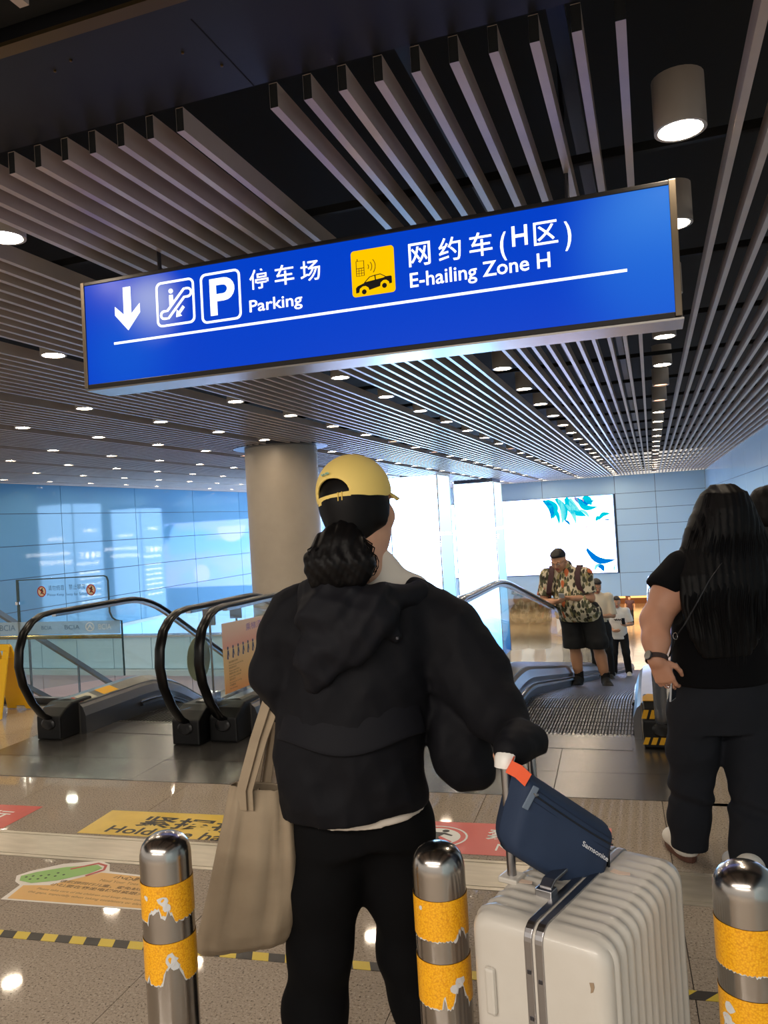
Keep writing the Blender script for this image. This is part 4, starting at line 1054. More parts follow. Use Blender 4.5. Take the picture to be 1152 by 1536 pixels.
b = MB(); ri2 = rrect(-WD / 2 + .002, WD / 2 - .002, Z0 + .002, Z1 - .002, .027, 6); ring(b, ri2, ri, (sc_c - sa * .003, sb_, sz), sa * .006); b.build('frame_gasket', m_blackp, case)
for i in range(7):
    for s_ in (-1, 1):
        b = MB(); c = sc_c - sb_ * (WD / 2 + .0035) + sa * .011 * s_ + sz * (.66 - i * .085 - (.012 if s_ > 0 else 0)); b.bbox(c, (sa, sb_, sz), (.0035, .001, .0035)); b.build('rivet', m_darksteel, case)
for s_, zc in ((-1, .60), (1, .525)):
    b = MB(); c = sc_c - sb_ * (WD / 2 + .004) + sa * .095 * s_ + sz * zc; b.bbox(c, (sa, sb_, sz), (.011, .007, .045)); b.build('side_foot', m_case, case, bevel=.006)
# corner scuff
b = MB(); c = sc_c + sa * (TH / 2 - .043) - sb_ * (WD / 2 + .0006) + sz * (Z1 - .075)
b.prism([(-.004, .008), (.004, .010), (.005, .002), (.002, -.007), (-.003, -.010), (-.002, -.002)], (c, sa, sz), -sb_ * .0004); b.build('scuff', mat('scuff_brown', (150, 128, 104), .7), case)
for (a_, b_) in ((-.10, -.06), (.055, .075)):
    b = MB(); c = sc_c + sa * a_ + sb_ * b_ + sz * (Z1 + .0028); b.prism([(-.02, -.006), (0, -.010), (.022, -.003), (.018, .008), (-.004, .006), (-.018, .010)], (c, sa, sb_), sz * .0006); b.build('sticker_remnant', mat('remnant', (222, 196, 176), .7), case)
# carrying handle on top, along the frame
b = MB(); hb = sc_c + sa * -.035 + sz * Z1
b.sweep([hb + sb_ * y + sz * z for y, z in ((-.085, .0), (-.085, .016), (-.07, .024), (.07, .024), (.085, .016), (.085, .0))], [(-.013, -.004), (.013, -.004), (.013, .004), (-.013, .004)], up=sa); b.build('carry_handle', m_alu, case, bevel=.002)
b = MB()
for y in (-.085, .085): b.bbox(hb + sb_ * y + sz * .006, (sa, sb_, sz), (.018, .014, .009))
b.build('handle_mount', m_alu, case, bevel=.002)
# telescopic handle
hp = [sc_c + sa * -.128 + sb_ * y for y in (-.055, .062)]
for p in hp:
    b = MB(); b.tube([p + sz * (Z1 - .01), p + sz * .985], .0095, 14); b.build('handle_pole', m_alu, case, smooth=True)
    b = MB(); b.bbox(p + sz * (Z1 + .002), (sa, sb_, sz), (.022, .022, .006)); b.build('handle_collar', m_case, case, bevel=.003)
b = MB(); gp = [hp[0] + sz * .975 - sb_ * .004, hp[0] + sz * .992 - sb_ * .002, hp[0] + sz * 1.005 + sb_ * .012, hp[1] + sz * 1.005 - sb_ * .012, hp[1] + sz * .992 + sb_ * .002, hp[1] + sz * .975 + sb_ * .004]
b.sweep(gp, [(.022 * math.cos(q), .017 * math.sin(q)) for q in np.linspace(0, 2 * math.pi, 14, endpoint=False)], up=sa); b.build('handle_grip', mat('grip_white', (226, 222, 216), .35), case, smooth=True, angle=60)
for sx in (-1, 1):
    for sy in (-1, 1):
        c = sc_c + sa * sx * (TH / 2 - .05) + sb_ * sy * (WD / 2 - .06)
        b = MB()
        for off in (-.014, .014):
            cc = c + sb_ * off + sz * .027
            b.prism([(.027 * math.cos(q), .027 * math.sin(q)) for q in np.linspace(0, 6.283, 18)[:-1]], (cc - sb_ * .009, sa, sz), sb_ * .018)
        wh = b.build('wheel', m_blackp, case)
        b = MB(); b.bbox(c + sz * .05, (sa, sb_, sz), (.022, .008, .022)); b.build('wheel_fork', m_blackp, wh)

# ------------------------------------------------------------------ navy pouch on the suitcase
m_navy = mat('pouch_navy', (30, 48, 76), 0.75, bump=(420, .18, .0012), var=(5, (24, 40, 66), .5))
pA, pB, pC = np.array((-0.278, 1.604, 0.981)), np.array((-0.105, 1.728, 0.817)), np.array((-0.313, 1.594, 0.804))
pu = pB - pA; LU = np.linalg.norm(pu); pu /= LU; pv = pC - pA; pv -= pu * np.dot(pv, pu) * .25; LV = np.linalg.norm(pv); pv /= LV; pn = np.cross(pu, pv); pn /= np.linalg.norm(pn)
if pn[1] > 0: pn = -pn          # towards the viewer
pouch = thing('toiletry_pouch', (float(sc_c[0]), float(sc_c[1]), Z1), 'navy blue zipped pouch tilted on top of the white suitcase', 'bag')
def pp(u, v, n): return pA + pu * u * LU + pv * v * LV + pn * n
b = MB(); nu, nv = 28, 20; vs = []; fs = []
def edge(u, e=.16): return min(1, max(0, min(u, 1 - u) / e))
def puff(u, v): return .012 * math.sqrt(edge(u, .3) * edge(v, .3)) + .002 * math.sin(u * 9 + v * 5) * edge(u) * edge(v)
for side in (1, -1):
    for j in range(nv + 1):
        for i in range(nu + 1):
            u, v = i / nu, j / nv; e = (1 - (1 - edge(u, .10)) ** 2) ** .5 * (1 - (1 - edge(v, .14)) ** 2) ** .5
            uu = u; vv = v
            if v > .75: uu = .5 + (u - .5) * (1 - .10 * ((v - .75) / .25) ** 2)
            cr = .5 + (v - .5) * (1 - .05 * (1 - edge(u, .08)) ** 2)
            vs.append(pp(uu, cr, (-.045 + side * (.045 * e + puff(u, v))) ))
M_ = (nu + 1) * (nv + 1)
for s_ in range(2):
    for j in range(nv):
        for i in range(nu): q = s_ * M_ + j * (nu + 1) + i; fs.append((q, q + 1, q + nu + 2, q + nu + 1))
per = [i for i in range(nu + 1)] + [j * (nu + 1) + nu for j in range(1, nv + 1)] + [nv * (nu + 1) + i for i in range(nu - 1, -1, -1)] + [j * (nu + 1) for j in range(nv - 1, 0, -1)]
for k in range(len(per)): fs.append((per[k], per[(k + 1) % len(per)], M_ + per[(k + 1) % len(per)], M_ + per[k]))
b.add(vs, fs); b.build('pouch_body', m_navy, pouch, smooth=True, angle=75)
zc = [pp(u, .17 + .02 * math.sin(u * 3), puff(u, .2) + .0005 - .014 * (1 - edge(u, .08))) for u in np.linspace(.12, .97, 20)]
b = MB(); b.tube(zc, .0022, 6); b.build('zip', mat('zip_dark', (12, 18, 30), .6), pouch)
b = MB()
for o_ in (-.012, .012): b.tube([p + pv * o_ for p in zc], .0009, 5)
b.build('seam', mat('seam_navy', (20, 34, 58), .8), pouch)
b = MB(); c = pp(.085, .23, .014); dv = pv * .9 - pu * .25; dv /= np.linalg.norm(dv); dw = np.cross(dv, pn)
b.bbox(c, (dw, dv, pn), (.0075, .025, .0018)); b.build('zip_puller', mat('puller_grey', (104, 118, 136), .4), pouch, bevel=.002)
b = MB(); b.tube([pp(.15, .155, .010), pp(.125, .17, .014), pp(.10, .16, .014)], .003, 6); b.build('zip_slider', m_alu, pouch)
b = MB(); put_text(b, 'Samsonite', .02, (pp(.64, .38, puff(.75, .45) + .003), pu, -pv, pn), width=.072, height=.0105, bold=.012); b.build('lettering', mat('pouch_print', (214, 216, 222), .5), pouch)
b = MB(); b.sweep([pp(.99, .25, -.03), pp(1.02, .5, -.02), pp(1.01, .75, -.015), pp(.985, .93, -.02)], [(-.009, -.002), (.009, -.002), (.009, .002), (-.009, .002)], up=pn); b.build('side_strap', mat('strap_black', (14, 16, 20), .7), pouch)
b = MB(); b.tube([pp(1.03, .55, -.01), pp(1.045, .85, -.008), pp(1.03, .98, -.01)], .004, 6); b.build('zip_cord', mat('cord_black', (16, 18, 24), .7), pouch)
b = MB(); q0 = np.array((-0.309, 1.614, 0.984)); b.sweep([q0 + np.array((0, .03, .005)), q0, q0 * .45 + pp(.02, .03, .006) * .55, pp(.05, .07, .004)], [(-.014, -.0015), (.014, -.0015), (.014, .0015), (-.014, .0015)], up=np.array((.52, .18, .83))); b.build('orange_loop', mat('loop_orange', (226, 84, 34), .6), pouch)

# ------------------------------------------------------------------ smooth bodies and cloth from distance fields
def v3(*a): return np.array(a, float)
def rotz(a): c, s = math.cos(a), math.sin(a); return np.array([[c, -s, 0], [s, c, 0], [0, 0, 1.0]])
def rotx(a): c, s = math.cos(a), math.sin(a); return np.array([[1, 0, 0], [0, c, -s], [0, s, c]])
def roty(a): c, s = math.cos(a), math.sin(a); return np.array([[c, 0, s], [0, 1, 0], [-s, 0, c]])
def C(a, b, ra, rb=None, k=.02): return ('c', np.array(a, float), np.array(b, float), ra, ra if rb is None else rb, k)
def E(c, r, R=None, k=.02): return ('e', np.array(c, float), np.array(r, float), np.eye(3) if R is None else R, k)
def SUB(p): return ('-',) + (p,)
def CH(pts, rs, k=.02): return [C(a, b, r0, r1, k) for a, b, r0, r1 in zip(pts[:-1], pts[1:], rs[:-1], rs[1:])]
def LOFT(secs, yaw=0.0, k=.02):
    """stack of ellipses: (x, y, z, rx, ry) sorted by z"""
    s = np.array(sorted(secs, key=lambda q: q[2]), float); return ('l', s, yaw, k)
def BX(c, h, R, r, k=.02): return ('b', np.array(c, float), np.array(h, float), R, r, k)
def xf(prims, R, t):
    out = []
    for p in prims:
        if p[0] == '-': out.append(('-', xf([p[1]], R, t)[0]))
        elif p[0] == 'c': out.append(('c', R @ p[1] + t, R @ p[2] + t, *p[3:]))
        elif p[0] == 'e': out.append(('e', R @ p[1] + t, p[2], R @ p[3], p[4]))
        elif p[0] == 'b': out.append(('b', R @ p[1] + t, p[2], R @ p[3], p[4], p[5]))
    return out
def dprim(p, P):
    if p[0] == 'c':
        a, b, ra, rb = p[1:5]; ab = b - a; L = float(ab @ ab) + 1e-12
        t = np.clip(((P - a) @ ab) / L, 0, 1)
        q = P - a - t[:, None] * ab
        return np.sqrt((q * q).sum(1)) - (ra + (rb - ra) * t)
    if p[0] == 'e':
        q = (P - p[1]) @ p[3]; k0 = np.sqrt(((q / p[2]) ** 2).sum(1)); k1 = np.sqrt(((q / p[2] ** 2) ** 2).sum(1)) + 1e-9
        return k0 * (k0 - 1) / k1
    if p[0] == 'b':
        q = np.abs((P - p[1]) @ p[3]) - (p[2] - p[4]); return np.sqrt((np.maximum(q, 0) ** 2).sum(1)) + np.minimum(q.max(1), 0) - p[4]
    if p[0] == 'l':
        s = p[1]; z = P[:, 2]; zc = np.clip(z, s[0, 2], s[-1, 2])
        g = [np.interp(zc, s[:, 2], s[:, i]) for i in (0, 1, 3, 4)]
        dx, dy = P[:, 0] - g[0], P[:, 1] - g[1]; c, sn = math.cos(p[2]), math.sin(p[2])
        u, w_ = dx * c + dy * sn, -dx * sn + dy * c
        k0 = np.sqrt((u / g[2]) ** 2 + (w_ / g[3]) ** 2); k1 = np.sqrt((u / g[2] ** 2) ** 2 + (w_ / g[3] ** 2) ** 2) + 1e-9
        d = np.where(k0 < .05, -np.minimum(g[2], g[3]), k0 * (k0 - 1) / k1); dz = np.abs(z - zc)
        return np.where(dz > 0, np.sqrt(np.maximum(d, 0) ** 2 + dz ** 2), d)
def field(prims, P, disp=None):
    d = None
    for p in prims:
        if p[0] == '-':
            di = dprim(p[1], P); k = p[1][-1]; h = np.clip(.5 - .5 * (d + di) / k, 0, 1); d = d * (1 - h) - di * h + k * h * (1 - h); continue
        di = dprim(p, P); k = p[-1]
        if d is None: d = di
        elif k <= 0: d = np.minimum(d, di)
        else: h = np.clip(.5 + .5 * (d - di) / k, 0, 1); d = d * (1 - h) + di * h - k * h * (1 - h)
    if disp is not None: d = d + disp(P)
    return d
def bounds(prims):
    lo, hi = [], []
    for p in prims:
        if p[0] == 'c': r = max(p[3], p[4]); lo += [np.minimum(p[1], p[2]) - r]; hi += [np.maximum(p[1], p[2]) + r]
        elif p[0] in 'e': r = max(p[2]); lo += [p[1] - r]; hi += [p[1] + r]
        elif p[0] == 'b': r = np.linalg.norm(p[2]); lo += [p[1] - r]; hi += [p[1] + r]
        elif p[0] == 'l':
            s = p[1]; r = max(s[:, 3].max(), s[:, 4].max()); lo += [s[:, :3].min(0) - v3(r, r, 0)]; hi += [s[:, :3].max(0) + v3(r, r, 0)]
    return np.min(lo, 0), np.max(hi, 0)
def sdf_mesh(prims, res, disp=None, cut=None, relax=1):
    lo, hi = bounds(prims); lo = lo - .03; hi = hi + .03; B = 6
    nb = np.maximum(1, np.ceil((hi - lo) / (res * B)).astype(int)); n = nb * B
    G = np.empty(tuple(n), np.float32)
    bi = np.stack(np.meshgrid(*[np.arange(k) for k in nb], indexing='ij'), -1).reshape(-1, 3)
    cd = field(prims, lo + (bi * B + B / 2 - .5) * res, disp)
    th = res * B * 1.35 + .014; act = np.abs(cd) < th
    if cut is not None:
        cc = cut(lo + (bi * B + B / 2 - .5) * res); act |= (cd < th) & (np.abs(cc) < th * 1.3); cd = np.maximum(cd, cc)
    G6 = G.reshape(nb[0], B, nb[1], B, nb[2], B)
    G6[bi[:, 0], :, bi[:, 1], :, bi[:, 2], :] = np.where(cd > 0, 1.0, -1.0)[:, None, None, None]
    off = np.stack(np.meshgrid(*[np.arange(B)] * 3, indexing='ij'), -1).reshape(-1, 3)
    ab = bi[act]
    sup = ab // 4; key = (sup[:, 0] * 4096 + sup[:, 1]) * 4096 + sup[:, 2]; order = np.argsort(key, kind='stable'); ks = key[order]
    starts = np.flatnonzero(np.r_[True, ks[1:] != ks[:-1]]); ends = np.r_[starts[1:], len(ks)]
    for s0_, s1_ in zip(starts, ends):
        c = ab[order[s0_:s1_]]; P = lo + (c[:, None, :] * B + off[None]).reshape(-1, 3) * res
        mid = (P.min(0) + P.max(0)) / 2; rad = np.linalg.norm(P.max(0) - P.min(0)) / 2
        dm = [float(dprim(p[1] if p[0] == '-' else p, mid[None])[0]) for p in prims]; near = min([abs(x) if x > 0 else x for x, p in zip(dm, prims) if p[0] != '-'])
        pr = [p for x, p in zip(dm, prims) if x < max(near, 0) + 2.2 * rad + .05]
        if not pr or pr[0][0] == '-': pr = prims
        d = field(pr, P, disp)
        if cut is not None: d = np.maximum(d, cut(P))
        G6[c[:, 0], :, c[:, 1], :, c[:, 2], :] = d.reshape(-1, B, B, B)
    Sg = G < 0
    acc = np.zeros(tuple(n - 1) + (3,), np.float32); cnt = np.zeros(tuple(n - 1), np.float32)
    quads = []
    crn = [(i, j, k) for i in (0, 1) for j in (0, 1) for k in (0, 1)]
    sl = lambda o: tuple(slice(o[a], n[a] - 1 + o[a]) for a in range(3))
    A = sum(Sg[sl(o)].astype(np.int8) for o in crn); mix = (A > 0) & (A < 8)
    idx = -np.ones(tuple(n - 1), np.int64); cells = np.argwhere(mix); idx[mix] = np.arange(len(cells))
    pos = np.zeros((len(cells), 3)); wt = np.zeros(len(cells))
    vals = {o: G[cells[:, 0] + o[0], cells[:, 1] + o[1], cells[:, 2] + o[2]].astype(float) for o in crn}
    for o in crn:
        for a in range(3):
            if o[a] == 0:
                q = list(o); q[a] = 1; q = tuple(q); x, y = vals[o], vals[q]; m = (x < 0) != (y < 0)
                t = np.where(m, x / np.where(m, x - y, 1), 0)
                e = np.array(o, float)[None] + np.eye(3)[a][None] * t[:, None]
                pos += e * m[:, None]; wt += m
    V = lo + (cells + pos / np.maximum(wt, 1)[:, None]) * res
    for a in range(3):
        b_, c_ = (a + 1) % 3, (a + 2) % 3
        s0 = [slice(None)] * 3; s1 = [slice(None)] * 3; s0[a] = slice(0, n[a] - 1); s1[a] = slice(1, n[a])
        fl = Sg[tuple(s0)] != Sg[tuple(s1)]; pts = np.argwhere(fl)
        pts = pts[(pts[:, b_] > 0) & (pts[:, c_] > 0) & (pts[:, b_] < n[b_] - 1) & (pts[:, c_] < n[c_] - 1)]
        if not len(pts): continue
        eb = np.eye(3, dtype=int)[b_]; ec = np.eye(3, dtype=int)[c_]
        g = lambda p: idx[p[:, 0], p[:, 1], p[:, 2]]
        q = np.stack([g(pts - eb - ec), g(pts - ec), g(pts), g(pts - eb)], 1)
        ins = Sg[pts[:, 0], pts[:, 1], pts[:, 2]]; q[~ins] = q[~ins][:, ::-1]; quads.append(q)
    Q = np.concatenate(quads); Q = Q[(Q >= 0).all(1)]
    for _ in range(relax):
        s = np.zeros_like(V); c = np.zeros(len(V))
        for i in range(4):
            j = (i + 1) % 4; np.add.at(s, Q[:, i], V[Q[:, j]]); np.add.at(s, Q[:, j], V[Q[:, i]]); np.add.at(c, Q[:, i], 1); np.add.at(c, Q[:, j], 1)
        V = V * .5 + .5 * s / np.maximum(c, 1)[:, None]
    return V, Q
def to_obj(name, VQ, mats, parent, sel=None, R=None, t=None):
    """sel(V) -> material index per face centre"""
    V, Q = VQ; loc = np.array(V)
    if R is not None: V = V @ R.T
    if t is not None: V = V + t
    org = np.array(parent.location) if parent else np.zeros(3)
    me = bpy.data.meshes.new(name); me.vertices.add(len(V)); me.vertices.foreach_set('co', (V - org).astype(np.float32).ravel())
    me.loops.add(len(Q) * 4); me.loops.foreach_set('vertex_index', Q.astype(np.int32).ravel())
    me.polygons.add(len(Q)); me.polygons.foreach_set('loop_start', np.arange(0, len(Q) * 4, 4, dtype=np.int32)); me.polygons.foreach_set('loop_total', np.full(len(Q), 4, np.int32))
    for m in (mats if isinstance(mats, (list, tuple)) else [mats]): me.materials.append(m)
    me.polygons.foreach_set('use_smooth', np.ones(len(Q), bool))
    if sel is not None: me.polygons.foreach_set('material_index', sel(loc[Q].mean(1)).astype(np.int32))
    me.update(calc_edges=True); me.validate()
    return link(name, me, parent)

def wrinkle(seed, f, amp, stretch=(1, 1, 1), oct_=4, warp=.35):
    r = np.random.RandomState(seed); dirs = r.normal(size=(oct_, 3)) * np.array(stretch); dirs /= np.linalg.norm(dirs, axis=1)[:, None]
    ph = r.uniform(0, 6.28, oct_); w2 = r.normal(size=(oct_, 3))
    def g(P):
        s = 0
        for i in range(oct_):
            ff = f * (1 + .55 * i); x = P @ dirs[i] * ff + ph[i] + warp * 3 * np.sin(P @ w2[i] * f * .45 + ph[i])
            s = s + (np.abs(np.sin(x * .5)) - .6) / (1 + .5 * i)
        return s * amp
    return g

m_skin = mat('skin', (214, 164, 134), 0.5, spec=.4, var=(20, (204, 150, 122), .4)); m_skin2 = mat('skin_warm', (204, 152, 120), 0.5, spec=.4)
m_lip = mat('lips', (176, 96, 88), .45); m_hair = mat('hair_black', (12, 10, 11), .5, spec=.16); m_hair2 = mat('hair_dark', (22, 19, 20), .5)
m_eye = mat('eye_white', (232, 230, 226), .2); m_iris = mat('eye_iris', (36, 22, 16), .2)
BODY_UP = v3(0, 0, 1)

def head_prims(k=.012):
    p = [E((0, -.014, .026), (.074, .093, .090), k=.02), E((0, .026, -.022), (.060, .064, .086), k=.03), E((0, .040, -.072), (.043, .046, .038), k=.025), E((0, .070, -.094), (.020, .018, .016), k=.02)]
    for s in (-1, 1):
        p += [E((s * .036, .058, -.024), (.028, .032, .03), k=.02), E((s * .075, -.006, -.004), (.010, .020, .032), R=rotz(s * .35), k=.008), SUB(E((s * .031, .100, .010), (.017, .016, .011), k=.012)), C((s * .046, .080, .028), (s * .014, .089, .026), .010, .010, k=.012)]
    p += [C((0, .090, .012), (0, .108, -.020), .008, .012, k=.012), E((.010, .100, -.026), (.008, .009, .007), k=.006), E((-.010, .100, -.026), (.008, .009, .007), k=.006), C((-.018, .090, -.052), (.018, .090, -.052), .0065, k=.008), C((-.015, .089, -.062), (.015, .089, -.062), .007, k=.006)]
    p += [C((0, -.022, -.05), (0, -.036, -.15), .050, .052, k=.03)]
    return p
def lips_sel(P): return ((np.abs(P[:, 0]) < .024) & (P[:, 1] > .085) & (P[:, 2] < -.044) & (P[:, 2] > -.071)).astype(int)
def add_eyes(parent, R, t, s=1.0, closed=False):
    for sd in (-1, 1):
        b = MB(); n = 10
        b.lathe((0, 0, 0), [(.0005, -.0115)] + [(.0115 * math.cos(q), .0115 * math.sin(q)) for q in np.linspace(-1.4, 1.4, 7)] + [(.0005, .0115)], n)
        b.v = [tuple(R @ (s * (np.array(p) + v3(sd * .031, .0805, .010))) + t) for p in b.v]; e = b.build('eye', m_eye, parent, smooth=True)
        b = MB(); b.lathe((0, 0, 0), [(.0052, 0), (.004, .0012), (.0005, .0016)], 10)
        b.v = [tuple(R @ (s * (rotx(-math.pi / 2) @ np.array(p) * np.array((1, 1, 1)) + v3(sd * .031, .0910, .009))) + t) for p in b.v]; b.build('iris', m_iris, e)
        b = MB(); b.tube([R @ (s * v3(sd * x, .088 - .03 * (x - .03) ** 2 * 10, .032 + .003 * math.sin((x - .014) * 80))) + t for x in (.014, .024, .034, .046)], [.002 * s, .003 * s, .003 * s, .0015 * s], 6); b.build('eyebrow', m_hair, parent)
def hand(w_, d, n, side, curl=.5, s=1.0, spread=.0, thumb=1.0):
    """w wrist, d towards the fingers, n out of the back of the hand; side=+1 puts the thumb on cross(d, n)"""
    d = d / np.linalg.norm(d); n = n - d * (n @ d); n /= np.linalg.norm(n); t = np.cross(d, n) * side; p = []
    offs = (.029, .010, -.010, -.028); Ls = (.070, .078, .073, .056)
    for i in range(4):
        kn = w_ + s * (d * (.086 - .004 * abs(i - 1)) + t * offs[i]); p.append(C(w_ + s * (d * .012 + t * offs[i] * .55), kn, .0155 * s, .0115 * s, k=.012 * s))
        a = 0; q = kn; r0 = .0092
        for j, fr in enumerate((.46, .31, .23)):
            a += curl * (.8 + .12 * i) * (1.0 if j else .8); dd = d * math.cos(a) - n * math.sin(a) + t * spread * (1.5 - i) * .1
            q2 = q + dd * Ls[i] * fr * s; p.append(C(q, q2, r0 * s, (r0 - .0009) * s, k=.003 * s)); q = q2; r0 -= .0009
    p.append(E(w_ + s * (d * .045 - n * .006), np.array((.036, .046, .017)) * s, R=np.stack([t, d, n], 1), k=.012 * s))
    b0 = w_ + s * (d * .022 + t * .026 - n * .006); dd = d * .62 + t * .62 * thumb - n * .45; dd /= np.linalg.norm(dd); b1 = b0 + dd * .040 * s; d2 = d * .86 + t * .15 * thumb - n * .5; d2 /= np.linalg.norm(d2); b2 = b1 + d2 * .031 * s; d3 = d * .85 - t * .15 - n * .55; d3 /= np.linalg.norm(d3)
    p += [C(b0, b1, .0145 * s, .0112 * s, k=.010 * s), C(b1, b2, .0105 * s, .0095 * s, k=.004 * s), C(b2, b2 + d3 * .024 * s, .0094 * s, .0078 * s, k=.003 * s)]
    return p
def shoe(name, a, d, m_up, m_sole, parent, L=.26, wdt=.045, h=.07):
    """sneaker: heel point a on the ground, direction d"""
    d = v3(d[0], d[1], 0) / math.hypot(d[0], d[1]); sd = v3(-d[1], d[0], 0); up = v3(0, 0, 1); R = np.stack([d, sd, up], 1); a = np.array(a, float)
    pr = [E(a + d * L * .28 + up * .045, (L * .30, wdt * .95, .05), R, .02), E(a + d * L * .68 + up * .036, (L * .34, wdt * 1.06, .036), R, .03), E(a + d * L * .18 + up * h, (L * .17, wdt * .8, .05), R, .03), C(a + d * L * .25 + up * h, a + d * L * .62 + up * .055, wdt * .82, wdt * .7, k=.03)]
    o = to_obj(name, sdf_mesh(pr, .006, cut=lambda P: (a[2] + .022) - P[:, 2]), m_up, parent)
    b = MB(); out = []
    for i in range(24):
        q = 2 * math.pi * i / 24; x = L * .5 + L * .52 * math.cos(q); ww = wdt * (1.04 if x > L * .45 else .93); out.append((x, ww * math.sin(q)))
    b.prism(out, (a + up * .001, d, sd), up * .026); b.build('sole', m_sole, o if False else parent, bevel=.004)
    return o

# ------------------------------------------------------------------ woman in the yellow cap
m_jacket = mat('jacket_black', (15, 15, 20), 0.75, spec=.18, bump=(240, .10, .001)); m_jacket2 = mat('jacket_black_flap', (17, 17, 23), .72, spec=.2, bump=(240, .10, .001))
m_cap = mat('cap_yellow', (238, 208, 118), 0.75, bump=(500, .12, .001)); m_shirt = mat('shirt_cream', (222, 212, 200), .8, bump=(300, .1, .001)); m_pants = mat('trousers_black', (9, 9, 11), .85, spec=.12, bump=(260, .12, .001))
W1 = thing('person', (-.78, 1.95, 0), 'woman seen from behind in yellow cap and black hooded jacket holding the suitcase handle', 'person')
HC = np.array((-0.719, 1.920, 1.539))
away = np.array((-.34, .94, 0)); away /= np.linalg.norm(away); camr = np.array((.94, .34, 0)); camr /= np.linalg.norm(camr)
hd = 34; fwd = away * math.cos(math.radians(hd)) + camr * math.sin(math.radians(hd)); rgt = np.array((fwd[1], -fwd[0], 0))
RH = np.stack([rgt, fwd, v3(0, 0, 1)], 1) @ rotx(-.02) @ roty(-.15)
hs = .98
neck0 = np.array((-0.715, 1.934, 1.393)); chest = np.array((-0.737, 1.930, 1.199)); pelv = np.array((-0.762, 1.928, 0.798))
shL, shR = np.array((-0.867, 1.885, 1.268)), np.array((-0.556, 2.022, 1.257)); elL, wrL = np.array((-0.981, 1.869, 1.122)), np.array((-1.035, 2.022, 0.985))
elR, wrR = np.array((-0.412, 1.979, 1.052)), np.array((-0.322, 1.831, 0.981))
hiL, hiR = np.array((-0.843, 1.901, 0.742)), np.array((-0.684, 1.976, 0.729)); knL, knR = np.array((-0.892, 1.900, 0.389)), np.array((-0.696, 2.031, 0.343)); anL, anR = v3(-.935, 1.89, .085), v3(-.645, 2.06, .085)
handR = hand(wrR, np.array((-0.305, 1.699, 1.004)) - wrR, v3(.1, .1, 1), 1, .30, .86)
hp_ = xf(head_prims(), RH * hs, HC)
hp_ = [tuple(x * hs if i == 2 and p[0] == 'e' else x for i, x in enumerate(p)) if p[0] == 'e' else p for p in hp_]
body = hp_ + [C(neck0 + v3(0, 0, .06), neck0 - v3(0, 0, .03), .05, .06, k=.03), C(shL, shR, .055, .055, k=.05), C(chest, pelv, .10, .095, k=.05)] + CH([shL, elL, wrL], [.045, .038, .026]) + CH([shR, elR, wrR], [.042, .034, .022]) + CH([hiL, knL, anL], [.08, .055, .04], k=.04) + CH([hiR, knR, anR], [.08, .055, .04], k=.04)
body += handR + hand(wrL, v3(-.1, .9, -.2), v3(-.7, 0, .6), 1, .7) + [C(anL, anL + away * .13 - v3(0, 0, .04), .035, .028), C(anR, anR + away * .13 - v3(0, 0, .04), .035, .028)]
RHi = np.linalg.inv(RH * hs)
to_obj('body', sdf_mesh(body, .005), [m_skin, m_lip], W1, sel=lambda Pp: lips_sel((Pp - HC) @ RHi.T))
add_eyes(W1, RH, HC, hs)
# hair: cap of hair plus ponytail
hl = [E((0, -.022, .018), (.085, .098, .096), k=.01), E((0, -.050, -.045), (.052, .060, .058), k=.03), E((.068, -.004, -.008), (.018, .044, .046), k=.02), E((-.068, -.004, -.008), (.018, .044, .046), k=.02), SUB(E((0, .098, -.05), (.085, .085, .115), k=.01))]
def hcut(Pp):
    q = (Pp - HC) @ RHi.T; return (q[:, 1] * 1.0 - .012 - .25 * (q[:, 2] + .02))
hw = xf(hl, RH * hs, HC)
to_obj('hair', sdf_mesh(hw, .0045, cut=lambda Pp: hcut(Pp) * .8), m_hair, W1)
tie = np.array((-0.726, 1.829, 1.488)); pt = [tie, np.array((-0.734, 1.800, 1.453)), np.array((-0.739, 1.784, 1.410)), np.array((-0.737, 1.785, 1.375))]
pt2 = [tie, np.array((-0.705, 1.805, 1.444)), np.array((-0.683, 1.797, 1.405)), np.array((-0.692, 1.795, 1.369))]; pt3 = [tie, np.array((-0.757, 1.803, 1.454)), np.array((-0.777, 1.786, 1.416)), np.array((-0.786, 1.784, 1.367))]
ponyp = CH(pt, [.026, .040, .046, .030], .03) + CH(pt2, [.02, .034, .036, .022], .03) + CH(pt3, [.02, .030, .036, .026], .03) + [C(np.array((-0.676, 1.810, 1.404)), np.array((-0.662, 1.826, 1.415)), .012, .008, k=.02)]
pony = to_obj('ponytail', sdf_mesh(ponyp, .0045, disp=lambda Pp: .0018 * np.sin((Pp @ v3(.95, .25, .30)) * 210 + 3.5 * np.sin(Pp[:, 2] * 36)) + .0012 * np.sin((Pp @ v3(.9, .4, -.4)) * 430 + 4) + wrinkle(2, 60, .0025)(Pp)), m_hair, W1)
rs = random.Random(5); b = MB()
for i in range(150):
    u = rs.uniform(-1, 1); x0 = tie + camr * u * .018; e = np.array((-0.728, 1.788, 1.371)) + camr * (u * .060 + rs.uniform(-.02, .02)) + v3(0, 0, rs.uniform(-.016, .05)); m_ = (x0 + e) / 2 - away * rs.uniform(.024, .050) + camr * (u * .026 + rs.uniform(-.012, .012))
    b.tube([x0, x0 * .55 + m_ * .45 - away * .014, m_, e * .6 + m_ * .4, e], [.0014, .0018, .0018, .0014, .0004], 5)
for i in range(8):
    c = np.array((-0.664, 1.820, 1.402)) + camr * rs.uniform(-.008, .006) + v3(0, 0, rs.uniform(-.01, .01)); R_ = rs.uniform(.012, .02)
    b.tube([c + camr * R_ * math.cos(q) + v3(0, 0, 1) * R_ * 1.3 * math.sin(q) for q in np.linspace(2.4, -2.2, 9)], .0013, 5)
